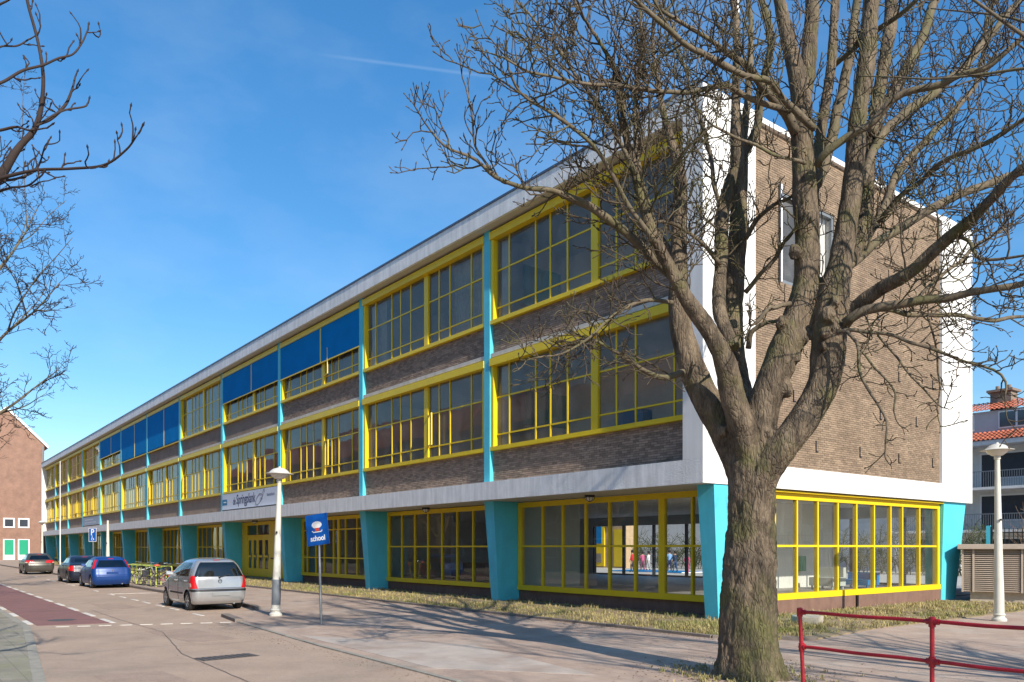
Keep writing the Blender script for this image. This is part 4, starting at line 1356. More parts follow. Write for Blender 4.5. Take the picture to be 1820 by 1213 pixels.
for k, (pts, d0, d1, (st, l0, l1)) in enumerate(LIMBS):
    P, Q = world_limb(pts, d0, d1)
    big = pts[0][2] >= 22
    path, rad, ts = smooth_path(P, Q, max(14, int(np.linalg.norm(np.diff(np.array(P), axis=0), axis=1).sum() / (0.055 if big else 0.10))))
    if not big:
        # small branches wander a little
        ph = rgt.random() * 50
        for i in range(len(path)):
            f = min(1, i / 6) * 0.035
            path[i] += np.array([mnoise.noise((i * 0.22, ph, 0)), mnoise.noise((i * 0.22, ph, 9)), mnoise.noise((i * 0.22, ph, 19))]) * f
    limb_tube(trunk if big else limbs, path, rad, 24 if big else 9, 0.12 if big else 0.14, k * 3.7)
    tm = 0.42 if big else 0.12
    low = pts[-1][1] > 480
    spawn(tw, path, rad, rgt, st * (0.66 if pts[-1][0] < 1240 else 0.76), l0, l1 * (0.7 if low and pts[0][0] > 1400 else 1.0), tm, up=0.03 if low else 0.09, grav=0.1 if low else 0.0, r1=0.0115)
    # the limb's own end runs out into twigs
    if pts[-1][2] < 8:
        e = path[-1]; d = path[-1] - path[-3]; d /= np.linalg.norm(d)
        tw.grow(tuple(e), tuple(d), rgt.uniform(0.25, 0.6), rad[-1] * 0.9, 1, 0.18, 0.08)
for mbx in (trunk, limbs):
    mbx.v = [(x - tx, y - ty, z - tz) for x, y, z in mbx.v]
tk = trunk.build('trunk', M['bark'], tree, smooth=True)
rmd = tk.modifiers.new('remesh', 'REMESH'); rmd.mode = 'VOXEL'; rmd.voxel_size = 0.02; rmd.use_smooth_shade = True
smd = tk.modifiers.new('smooth', 'SMOOTH'); smd.factor = 0.5; smd.iterations = 3
me2 = bpy.data.meshes.new_from_object(tk.evaluated_get(bpy.context.evaluated_depsgraph_get()))
tk.modifiers.clear()
co = np.empty(len(me2.vertices) * 3, np.float32); me2.vertices.foreach_get('co', co)
no = np.empty(len(me2.vertices) * 3, np.float32); me2.vertices.foreach_get('normal', no)
co = co.reshape(-1, 3); no = no.reshape(-1, 3)
dsp = np.empty(len(co))
for i, (x_, y_, z_) in enumerate(co.tolist()):
    f = 1.0 if z_ < 2.2 else max(0.25, 1 - (z_ - 2.2) / 1.6)
    r1 = 1 - abs(mnoise.noise((x_ * 9, y_ * 9, z_ * 2.6)))          # vertical furrows
    dsp[i] = f * (0.036 * (r1 - 0.75) + 0.016 * mnoise.noise((x_ * 26, y_ * 26, z_ * 13))) + 0.004 * mnoise.noise((x_ * 14, y_ * 14, z_ * 9))
co += no * dsp[:, None]
me2.vertices.foreach_set('co', co.ravel())
me2.shade_smooth()
me2.name = 'trunk'
tk.data = me2
limbs.build('limbs', M['limb'], tree, smooth=True)
me = tw.mesh('twigs', M['twig'])
me.transform(Matrix.Translation(off))
o = link('crown', me, tree)


# ---- street trees: grown by rule
def street_tree(seed, h, r, twig_dens=0.75, maxlevel=3, bud=1.0, droop=0.0, mt='twig', rm=1.0):
    rg = random.Random(seed)
    tk, lb, tw = MB(), MB(), Twigs(rg)
    tw.rm = rm
    hf = h * 0.27
    pts = [(0, 0, -0.05), (0.02, 0.01, hf * 0.5), (rg.gauss(0, 0.05), rg.gauss(0, 0.05), hf), (rg.gauss(0, 0.1), rg.gauss(0, 0.1), hf * 1.5)]
    path, rad, _ = smooth_path(pts, [0.30, 0.25, 0.22, 0.15], 40)
    limb_tube(tk, path, rad, 24, 0.08, seed, flare=True)
    nl = 9
    for k in range(nl):
        a = k * 2.4 + rg.gauss(0, 0.3)
        el = R(rg.uniform(20, 75))
        z0 = hf * rg.uniform(0.85, 1.35)
        L = r * rg.uniform(0.8, 1.15) / max(math.cos(el), 0.55)
        P = [np.array([0, 0, z0])]
        d = np.array([math.cos(a) * math.cos(el), math.sin(a) * math.cos(el), math.sin(el)])
        for i in range(7):
            d = d + np.array([rg.gauss(0, 0.13), rg.gauss(0, 0.13), rg.gauss(0.02 - droop, 0.1)])
            d /= np.linalg.norm(d)
            P.append(P[-1] + d * L / 7)
        Q = [0.11 * (1 - 0.85 * i / 7) for i in range(8)]
        path, rad, _ = smooth_path(P, Q, 34)
        limb_tube(lb, path, rad, 10, 0.14, seed + k)
        spawn(tw, path, rad, rg, 0.42 / twig_dens, 0.6, 1.7, 0.3, up=0.05 - droop, dens=twig_dens, r1=0.0095 * rm, maxlevel=maxlevel, bud=bud)
        tw.grow(tuple(path[-1]), tuple(d), 1.2, 0.010, 1, 0.18, 0.04, twig_dens, maxlevel, bud)
        # secondary limbs
        for j in range(5):
            i = rg.randint(8, 30)
            tg = path[min(i + 1, 33)] - path[i]; tg /= np.linalg.norm(tg)
            v = np.array([rg.gauss(0, 1), rg.gauss(0, 1), rg.gauss(0.25, 0.7)]); v /= np.linalg.norm(v)
            d2 = tg * 0.6 + v * 0.7; d2 /= np.linalg.norm(d2)
            L2 = L * rg.uniform(0.25, 0.5)
            P2 = [path[i]]
            for _ in range(5):
                d2 = d2 + np.array([rg.gauss(0, 0.12), rg.gauss(0, 0.12), rg.gauss(0.04 - droop, 0.1)]); d2 /= np.linalg.norm(d2)
                P2.append(P2[-1] + d2 * L2 / 5)
            p2, r2, _ = smooth_path(P2, [rad[i] * 0.65 * (1 - 0.8 * q / 5) + 0.004 for q in range(6)], 18)
            limb_tube(lb, p2, r2, 7, 0.12, seed + j)
            spawn(tw, p2, r2, rg, 0.34 / twig_dens, 0.4, 1.2, 0.2, up=0.05 - droop, dens=twig_dens, r1=0.009 * rm, maxlevel=maxlevel, bud=bud)
    return tk.mesh('trunk', M['bark'], True), lb.mesh('limbs', M['limb'], True), tw.mesh('crown', M[mt])


def put_tree(meshes, loc, rz, label, sc_=1.0, group=None):
    e = empty('bare_tree', loc, rz)
    e.scale = (sc_, sc_, sc_)
    for nm, me in zip(('trunk', 'limbs', 'crown'), meshes):
        link(nm, me, e)
    tag(e, label, 'tree', group)
    return e


ta = street_tree(5, 13.0, 5.8, 0.85, maxlevel=3, bud=0.9, droop=0.02, mt='twigdark', rm=1.45)
tb = street_tree(14, 11.0, 5.0, 0.55, maxlevel=2, mt='twigdark')
put_tree(ta, (-22.0, -15.9, PZ), 0.4, 'bare street tree whose fine twigs reach in at the left edge, above the brick gable')
put_tree(tb, (20.0, -6.4, PZ), 1.0, 'bare street tree beyond the right edge that shades the pavement by the red railing')
put_tree(tb, (13.6, -3.2, PZ), 2.6, 'bare street tree just outside the right edge near the red railing', 0.8)
put_tree(tb, (25.0, -13.2, PZ), 4.0, 'bare street tree behind the viewpoint shading the road')
put_tree(tb, (-42.0, -16.0, PZ), 3.0, 'bare street tree on the far side of the road beyond the left edge')

# ---- the nearer tree whose boughs hang in at the top left
ND = 7.2
near = empty('bare_tree', W(-330, 0, ND)[:2] + (PZ,))
tag(near, 'dark bare boughs with fat buds reaching in at the top left corner', 'tree')
nx, ny, nzz = near.location
NL = [
    ([(-330, 600, 60), (-230, 480, 46), (-120, 400, 36), (-40, 345, 28), (0, 313, 24), (32, 264, 17), (64, 225, 14), (77, 148, 10), (68, 77, 8), (48, 0, 7), (42, -50, 6)], 0, 0.3),
    ([(-40, 335, 12), (0, 318, 10), (64, 303, 8), (129, 300, 7), (187, 293, 6), (225, 266, 5), (246, 238, 3)], 0, -0.6),
    ([(66, 222, 9), (90, 212, 8), (116, 187, 7), (128, 160, 6), (134, 136, 5)], 0.2, 0.5),
    ([(-60, 160, 9), (0, 148, 7), (40, 126, 6.5), (77, 116, 6), (104, 104, 6), (129, 97, 5), (146, 76, 5), (156, 54, 4)], -0.3, 0.2),
    ([(-60, 240, 9), (0, 232, 7), (30, 226, 6), (52, 232, 5), (82, 228, 4)], 0.3, 0.1),
    ([(0, 322, 8), (30, 318, 6), (64, 302, 5), (80, 260, 4)], 0.2, 0.8),
    ([(-50, 120, 7), (0, 84, 5), (30, 82, 4.5), (52, 70, 4)], 0.4, 0.6),
    ([(0, 340, 7), (20, 334, 6), (50, 330, 5), (70, 315, 4)], 0.1, -0.3),
    ([(-40, 30, 8), (0, 8, 6), (16, 0, 5), (40, -20, 4)], 0.3, 0.3),
    ([(64, 225, 6), (110, 198, 5), (150, 190, 4.5), (156, 184, 4)], 0.1, 0.4),
]
ntk, nlb, ntw = MB(), MB(), Twigs(random.Random(77))
pth, rd, _ = smooth_path([W(-330, 1235, ND), W(-328, 900, ND), W(-326, 700, ND), (W(-330, 520, ND))], [0.24, 0.2, 0.18, 0.14], 50)
limb_tube(ntk, pth, rd, 28, 0.08, 5.0, flare=True)
rgn = random.Random(31)
for k, (pts, d0, d1) in enumerate(NL):
    P = [W(px, py, ND + d0 + (d1 - d0) * i / (len(pts) - 1)) for i, (px, py, w) in enumerate(pts)]
    Q = [w * 0.34 / FPX * ND for _, _, w in pts]
    path, rad, _ = smooth_path(P, Q, max(14, len(pts) * 7))
    limb_tube(nlb, path, rad, 9, 0.15, k * 2.3)
    spawn(ntw, path, rad, rgn, 0.20, 0.05, 0.18, 0.3, up=0.14, dens=0.5, r1=0.008, maxlevel=2, bud=1.0)
    d = path[-1] - path[-3]; d /= np.linalg.norm(d)
    ntw.grow(tuple(path[-1]), tuple(d), 0.07, 0.009, 3, 0.1, 0.1, 1, 3, 1.2)
# limbs on the sides out of view
for k in range(6):
    a = 2.2 + k * 0.75
    b0 = np.array(W(-328, 560 - 40 * k, ND))
    P = [b0]; d = np.array([math.cos(a) * 0.8, math.sin(a) * 0.8, 0.55])
    for i in range(5):
        d = d + np.array([rgn.gauss(0, 0.12), rgn.gauss(0, 0.12), rgn.gauss(0.02, 0.1)]); d /= np.linalg.norm(d)
        P.append(P[-1] + d * 0.75)
    path, rad, _ = smooth_path(P, [0.09 * (1 - 0.8 * i / 5) for i in range(6)], 24)
    limb_tube(nlb, path, rad, 8, 0.14, k + 40)
    spawn(ntw, path, rad, rgn, 0.3, 0.4, 1.0, 0.25, dens=0.5, maxlevel=2)
for q in (ntk, nlb):
    q.v = [(x - nx, y - ny, z - nzz) for x, y, z in q.v]
ntk.build('trunk', M['bark'], near, smooth=True)
nlb.build('limbs', M['twigdark'], near, smooth=True)
me = ntw.mesh('crown', M['twigdark'])
me.transform(Matrix.Translation((-nx, -ny, -nzz)))
link('crown', me, near)
# ------------------------------------------------------------------ street lamps, poles and signs
def street_lamp(loc, h, label, band=False, tilt=(0, 0), group='cream street lamps with saucer heads', head=True):
    e = empty('street_lamp', loc)
    hp = h - 0.42
    MB().lathe([(0.17, 0), (0.17, 0.05), (0.125, 0.10), (0.115, 0.2), (0.115, 0.62), (0.102, 1.2), (0.070, hp * 0.8), (0.056, hp)], 20).build('pole', M['polecream'], e, auto=40)
    MB().lathe([(0.135, 0.14), (0.142, 0.15), (0.142, 0.17), (0.125, 0.19)], 20).build('base_collar', M['polecream'], e, auto=40)
    MB().box(-0.02, 0.02, -0.14, -0.10, hp * 0.62, hp * 0.62 + 0.05).build('cable_clip', M['black'], e)
    if band:
        MB().lathe([(0.118, 0.3), (0.1185, 0.62), (0.113, 0.95), (0.112, 0.98), (0.05, 0.98)], 20).build('band', M['polegrey'], e, auto=40)
    if head:
        MB().lathe([(0.056, hp), (0.075, hp + 0.01), (0.075, hp + 0.08), (0.06, hp + 0.09)], 16).build('neck', M['polecream'], e, auto=40)
        MB().lathe([(0.06, hp + 0.085), (0.12, hp + 0.10), (0.205, hp + 0.16), (0.245, hp + 0.215), (0.25, hp + 0.235)], 28).build('lamp_bowl', M['lampglass'], e, auto=50)
        MB().lathe([(0.24, hp + 0.237), (0.375, hp + 0.225), (0.38, hp + 0.235), (0.27, hp + 0.262), (0.24, hp + 0.30), (0.18, hp + 0.35), (0.09, hp + 0.385), (0.035, hp + 0.40), (0.03, hp + 0.425), (0.005, hp + 0.43)], 28).build('lamp_shade', M['polecream'], e, auto=50)
    e.rotation_euler = (tilt[0], tilt[1], YAW)
    tag(e, label, 'street lamp', group)
    return e


street_lamp(W(490, 1092, 21.4)[:2] + (PZ,), 4.0, 'cream street lamp with grey band on its pole beside the silver car', True, (0.01, 0.03))
street_lamp(W(1776, 1101, 19.9)[:2] + (PZ,), 4.45, 'cream street lamp standing beyond the red railing at the right edge', False, (0, -0.012))
x = onY(75, -6.0)
street_lamp((x, -6.0, PZ), 4.1, 'distant cream street lamp before the far end of the school')
x = onY(191.6, -6.3)
street_lamp((x, -6.3, PZ), 3.75, 'headless cream lamp post behind the bright blue hatchback', head=False)
x = onY(107, -1.6)
o = MB().lathe([(0.06, 0), (0.055, 5), (0.035, 11.0), (0.037, 11.05), (0.01, 11.1)], 12).build('flagpole', M['signwhite'], loc=(x, -1.6, GZ), auto=40)
tag(o, 'tall white flagpole in front of the far left bays', 'flagpole')
p = W(1311, 0, 24)
o = MB().lathe([(0.09, 0), (0.09, 0.1), (0.055, 0.14), (0.05, 8.0), (0.02, 8.05)], 14).build('flagpole', M['signwhite'], loc=(p[0], p[1], R1 + 0.001), auto=40)
tag(o, 'white pole standing on the roof behind the big tree', 'flagpole')


def wall_lamp(px, label):
    x = onY(px, 0.95)
    e = empty('wall_lamp', (x, 0.95, S0 - 0.007))
    MB().lathe([(0.10, -0.075), (0.15, -0.07), (0.155, -0.03), (0.15, 0)], 18).build('housing', M['black'], e, auto=40)
    MB().lathe([(0.02, -0.19), (0.09, -0.165), (0.125, -0.12), (0.13, -0.075)], 18).build('globe', M['lampglass'], e, auto=50)
    for k in range(4):
        a = k * math.pi / 4
        MB().tube([(0.145 * math.cos(a), 0.145 * math.sin(a), -0.06), (0.12 * math.cos(a), 0.12 * math.sin(a), -0.15), (0, 0, -0.205), (-0.12 * math.cos(a), -0.12 * math.sin(a), -0.15), (-0.145 * math.cos(a), -0.145 * math.sin(a), -0.06)], 0.008, 5).build('cage_bar', M['black'], e)
    tag(e, label, 'lamp', 'black caged lamps under the slab')


wall_lamp(1048, 'black caged lamp under the slab over the corner hall windows')
wall_lamp(757, 'black caged lamp under the slab over the second bay windows')
wall_lamp(453, 'black caged lamp under the slab above the yellow entrance doors')
wall_lamp(333, 'black caged lamp under the slab left of the entrance')


def flat_text(body, size, m, parent, loc, name='lettering', rot=(R(90), 0, 0), **k):
    me = text_mesh(body, size, name, **k)
    me.materials.clear(); me.materials.append(m)
    return link(name, me, parent, loc, rot)


def oval(parent, m, cx, cz, rx, rz, y, name='emblem', n=24, th=0.002):
    mb = MB()
    pts = [(cx + rx * math.cos(2 * math.pi * i / n), cz + rz * math.sin(2 * math.pi * i / n)) for i in range(n)]
    mb.add([(x, y, z) for x, z in pts] + [(x, y - th, z) for x, z in pts], [tuple(range(n, 2 * n))] + [(i, (i + 1) % n, n + (i + 1) % n, n + i) for i in range(n)])
    return mb.build(name, m, parent)


# school sign: blue plate with a plain emblem and the word
d = 19.1
p = W(571, 1106, d)
e = empty('school_sign', (p[0], p[1], PZ), R(24))
MB().tube([(0, 0, 0), (0, 0, 2.45)], 0.032, 12).build('post', M['greymetal'], e, smooth=False, auto=40)
pl = MB().box(-0.345, 0.345, -0.062, -0.047, 1.90, 2.64).build('plate', M['bluesign'], e, bevel=0.012)
MB().box(-0.31, 0.31, -0.046, -0.035, 2.1, 2.14).box(-0.31, 0.31, -0.046, -0.035, 2.42, 2.46).build('bracket', M['greymetal'], pl)
oval(pl, M['signwhite'], 0.0, 2.385, 0.155, 0.085, -0.0635)
MB().box(-0.058, 0.058, -0.0695, -0.0635, 2.235, 2.315).build('emblem', M['signred'], pl)
MB().add([(x_, -0.0645, z_) for x_, z_ in ((-0.17, 2.25), (-0.13, 2.205), (0.13, 2.205), (0.17, 2.25), (0.15, 2.26), (0.12, 2.228), (-0.12, 2.228), (-0.15, 2.26))], [(0, 1, 6, 7), (1, 2, 5, 6), (2, 3, 4, 5)]).build('emblem', M['signwhite'], pl)
flat_text('school', 0.175, M['signwhite'], pl, (0, -0.0645, 2.01), align='CENTER', bold=0.006)
pl.rotation_euler = (0, R(-5), 0)
pl.location = (0.2, 0, 0.0)
e.rotation_euler = (R(0.8), R(-1.2), R(24))
tag(e, 'tilted blue sign reading school on a thin grey post', 'sign')

# parking sign
x = onY(165.5, -6.2)
e = empty('parking_sign', (x, -6.2, PZ), R(35))
MB().tube([(0, 0, 0), (0, 0, 3.0)], 0.03, 10).build('post', M['greymetal'], e, auto=40)
pl = MB().box(-0.26, 0.26, -0.05, -0.038, 2.22, 2.98).build('plate', M['bluesign'], e, bevel=0.012)
MB().box(-0.27, 0.27, -0.048, -0.036, 2.19, 2.217).box(-0.27, 0.27, -0.048, -0.036, 2.983, 3.01).box(-0.285, -0.263, -0.048, -0.036, 2.19, 3.01).box(0.263, 0.285, -0.048, -0.036, 2.19, 3.01).build('border', M['signwhite'], pl)
flat_text('P', 0.52, M['signwhite'], pl, (0, -0.0525, 2.58), align='CENTER', bold=0.01)
whl = MB()
arc = [(0.01 + 0.09 * math.cos(t), -0.0525, 2.36 + 0.09 * math.sin(t)) for t in [R(150 + 25 * i) for i in range(10)]]
whl.tube(arc, 0.011, 6).tube([(-0.02, -0.0525, 2.50), (-0.02, -0.0525, 2.40), (0.05, -0.0525, 2.395), (0.085, -0.0525, 2.31), (0.12, -0.0525, 2.31)], 0.013, 6)
whl.build('wheelchair_symbol', M['signwhite'], pl)
oval(pl, M['signwhite'], -0.02, 2.53, 0.026, 0.026, -0.0525, 'wheelchair_symbol')
tag(e, 'blue parking sign with white P and wheelchair symbol above the blue cars', 'sign')

# banner of the school over the entrance
bx0, bx1 = COLX[3] + 0.2, COLX[2] - 0.2
e = empty('banner', ((bx0 + bx1) / 2, 0.36, 4.16))
hw = (bx1 - bx0) / 2
MB().box(-hw, hw, 0, 0.03, 0, 0.94).build('board', mat('banner_cloth', (0.62, 0.66, 0.74), 0.7, var=0.04), e)
MB().box(-hw, hw, -0.002, 0.032, -0.075, -0.003).build('lower_edge', M['black'], e)
MB().box(-hw + 0.05, -hw + 0.92, -0.008, -0.002, 0.28, 0.62).build('logo_block', mat('logo_blue', (0.01, 0.16, 0.33), 0.5), e)
MB().box(-hw + 0.25, -hw + 0.74, -0.013, -0.0085, 0.42, 0.48).build('logo_line', M['signwhite'], e)
navy = mat('navy_ink', (0.015, 0.022, 0.10), 0.6)
t = flat_text('de', 0.62, navy, e, (-hw + 1.95, -0.004, 0.25), shear=0.15, bold=0.01)
t.scale = (0.75, 1, 1)
t = flat_text('Springplank', 0.78, navy, e, (-hw + 2.55, -0.004, 0.27), shear=0.12, bold=0.012)
_w = max(v.co.x for v in t.data.vertices)
t.scale = (3.15 / _w, 1, 1)
# line drawing of a springy board
dr = MB()
pts = [(0.0, 0.10), (0.12, 0.40), (0.55, 0.66), (0.95, 0.60), (0.85, 0.36), (0.35, 0.06), (0.0, 0.10)]
dr.tube([(x_ * 1.15, 0, z_) for x_, z_ in pts], 0.016, 5)
for k in range(5):
    dr.tube([(0.75 + 0.06 * k, 0, 0.42 - 0.05 * (k % 2)), (0.98 + 0.06 * k, 0, 0.30 + 0.09 * k)], 0.012, 5)
dr.tube([(1.05, 0, 0.66), (1.16, 0, 0.74), (1.22, 0, 0.86), (1.36, 0, 0.88), (1.40, 0, 0.78), (1.28, 0, 0.70)], 0.013, 5)
dr.build('drawing', mat('grey_ink', (0.12, 0.12, 0.16), 0.6), e, loc=(-hw + 5.75, -0.006, 0.03))
flat_text('basisschool', 0.24, mat('light_ink', (0.10, 0.13, 0.20), 0.6), e, (hw - 1.45, -0.004, 0.50), bold=0.002)
tag(e, 'pale banner reading de Springplank above the yellow entrance', 'banner')
bx0 = COLX[8] + 0.2
e = empty('name_board', (bx0 + 4.45, 0.38, 4.2))
MB().box(-4.4, 4.4, 0, 0.04, 0, 0.85).build('board', mat('name_board_grey', (0.30, 0.35, 0.44), 0.6, var=0.05), e)
MB().box(-3.2, 1.2, -0.006, -0.001, 0.5, 0.62).box(-3.2, 2.8, -0.006, -0.001, 0.22, 0.32).build('faded_line', mat('faded_line', (0.5, 0.54, 0.6), 0.6), e)
tag(e, 'faded grey blue board on the lower spandrel near the far end', 'board')

# ------------------------------------------------------------------ red railing
e = empty('red_railing', (6.85, -6.65, PZ))
posts = [0.0, 1.62, 3.3, 5.0]
for k, x in enumerate(posts):
    MB().tube([(x + (0.06 if k == 0 else 0.0), 0, -0.05), (x + (0.03 if k == 0 else 0), 0, 0.5), (x, 0, 1.03)], 0.024, 14).build('post', M['red'], e, smooth=False, auto=50)
    for z in (0.60, 1.03):
        MB().lathe([(0.033, z - 0.06), (0.036, z - 0.055), (0.036, z + 0.045), (0.02, z + 0.055)], 14, x + (0.026 if k == 0 and z < 1 else 0), 0).tube([(x - (0.06 if k else 0.0), 0, z), (x + 0.075, 0, z)], 0.033, 14).build('coupling', M['red'], e, auto=40)
for z in (0.60, 1.03):
    for a, b in zip(posts[:-1], posts[1:]):
        n = 9
        MB().tube([(a + (b - a) * i / n, 0.003 * math.sin(i * 1.7), z + 0.004 * math.sin(i * 1.1 + a)) for i in range(n + 1)], 0.0215, 14).build('rail', M['red'], e, auto=50)
e.rotation_euler = (0, 0, R(-1.5))
tag(e, 'worn red tubular railing in the right foreground', 'railing')

# ------------------------------------------------------------------ cars
def pchip(xs, ys, q):
    xs, ys = np.array(xs, float), np.array(ys, float)
    h = np.diff(xs); dl = np.diff(ys) / h
    m = np.zeros_like(ys)
    m[0], m[-1] = dl[0], dl[-1]
    for i in range(1, len(xs) - 1):
        m[i] = 0 if dl[i - 1] * dl[i] <= 0 else 2 * dl[i - 1] * dl[i] / (dl[i - 1] + dl[i])
    i = np.clip(np.searchsorted(xs, q, side='right') - 1, 0, len(xs) - 2)
    u = (q - xs[i]) / h[i]
    return (2 * u ** 3 - 3 * u ** 2 + 1) * ys[i] + (u ** 3 - 2 * u ** 2 + u) * h[i] * m[i] + (-2 * u ** 3 + 3 * u ** 2) * ys[i + 1] + (u ** 3 - u ** 2) * h[i] * m[i + 1]


class Car:
    NR, NC, NS, NF = 8, 8, 56, 8

    def __init__(s, levels):
        s.lv = levels
        s.zs = [q[0] for q in levels]
        s.N = s.NR + 2 * s.NC + s.NS + s.NF

    def par(s, z):
        return [float(pchip(s.zs, [q[i] for q in s.lv], np.array(z))) for i in range(1, 7)]

    def half(s, z):
        """half outline from the middle of the tail round one side to the middle of the nose"""
        xr, xf, hw, rr, rf, bow = s.par(z)
        L = max(xf - xr, 0.05)
        rr = min(rr, L * 0.4, hw * 0.9); rf = min(rf, L * 0.4, hw * 0.9)
        P = []
        for i in range(s.NR + 1):
            y = (hw - rr) * i / s.NR
            P.append((xr + bow * (y / hw) ** 2, y))
        b0 = bow * ((hw - rr) / hw) ** 2
        for i in range(1, s.NC + 1):
            a = math.pi / 2 * i / s.NC
            P.append((xr + rr * (1 - math.cos(a)) + b0 * (1 - i / s.NC), hw - rr + rr * math.sin(a)))
        for i in range(1, s.NS + 1):
            u = i / s.NS
            P.append((xr + rr + (L - rr - rf) * u, hw - 0.02 * (2 * u - 1) ** 2 * (1 if 0 < u < 1 else 1)))
        for i in range(1, s.NC + 1):
            a = math.pi / 2 * i / s.NC
            P.append((xf - rf + rf * math.sin(a), (hw - 0.02) - rf + rf * math.cos(a)))
        for i in range(1, s.NF + 1):
            y = (hw - 0.02 - rf) * (1 - i / s.NF)
            P.append((xf + bow * 0.6 * (1 - (y / hw) ** 2) * -0.2, y))
        return P

    def at(s, i, z, off=0.0, sd=1):
        H = s.half(z)
        a = int(min(max(math.floor(i), 0), s.N - 1)); u = i - a
        p, q = H[a], H[min(a + 1, s.N)]
        x, y = p[0] + (q[0] - p[0]) * u, p[1] + (q[1] - p[1]) * u
        tx_, ty_ = q[0] - p[0], q[1] - p[1]
        ln = math.hypot(tx_, ty_) or 1
        nx_, ny_ = -ty_ / ln, tx_ / ln
        return (x + nx_ * off, sd * (y + ny_ * off), z)

    def patch(s, i0, i1, z0, z1, off=0.008, sd=1, ni=8, nz=6, shape=None):
        mb = MB()
        for b in range(nz + 1):
            v = b / nz
            for a in range(ni + 1):
                u = a / ni
                ii, zz = i0 + (i1 - i0) * u, z0 + (z1 - z0) * v
                if shape: ii, zz = shape(u, v)
                mb.v.append(s.at(ii, zz, off, sd))
        for b in range(nz):
            for a in range(ni):
                k = b * (ni + 1) + a
                f = (k, k + ni + 1, k + ni + 2, k + 1)
                mb.f.append(f if sd > 0 else f[::-1])
        return mb

    def idx(s, x, z):
        """half-outline index on the side at length x"""
        xr, xf, hw, rr, rf, bow = s.par(z)
        return s.NR + s.NC + s.NS * (x - xr - rr) / (xf - xr - rr - rf)


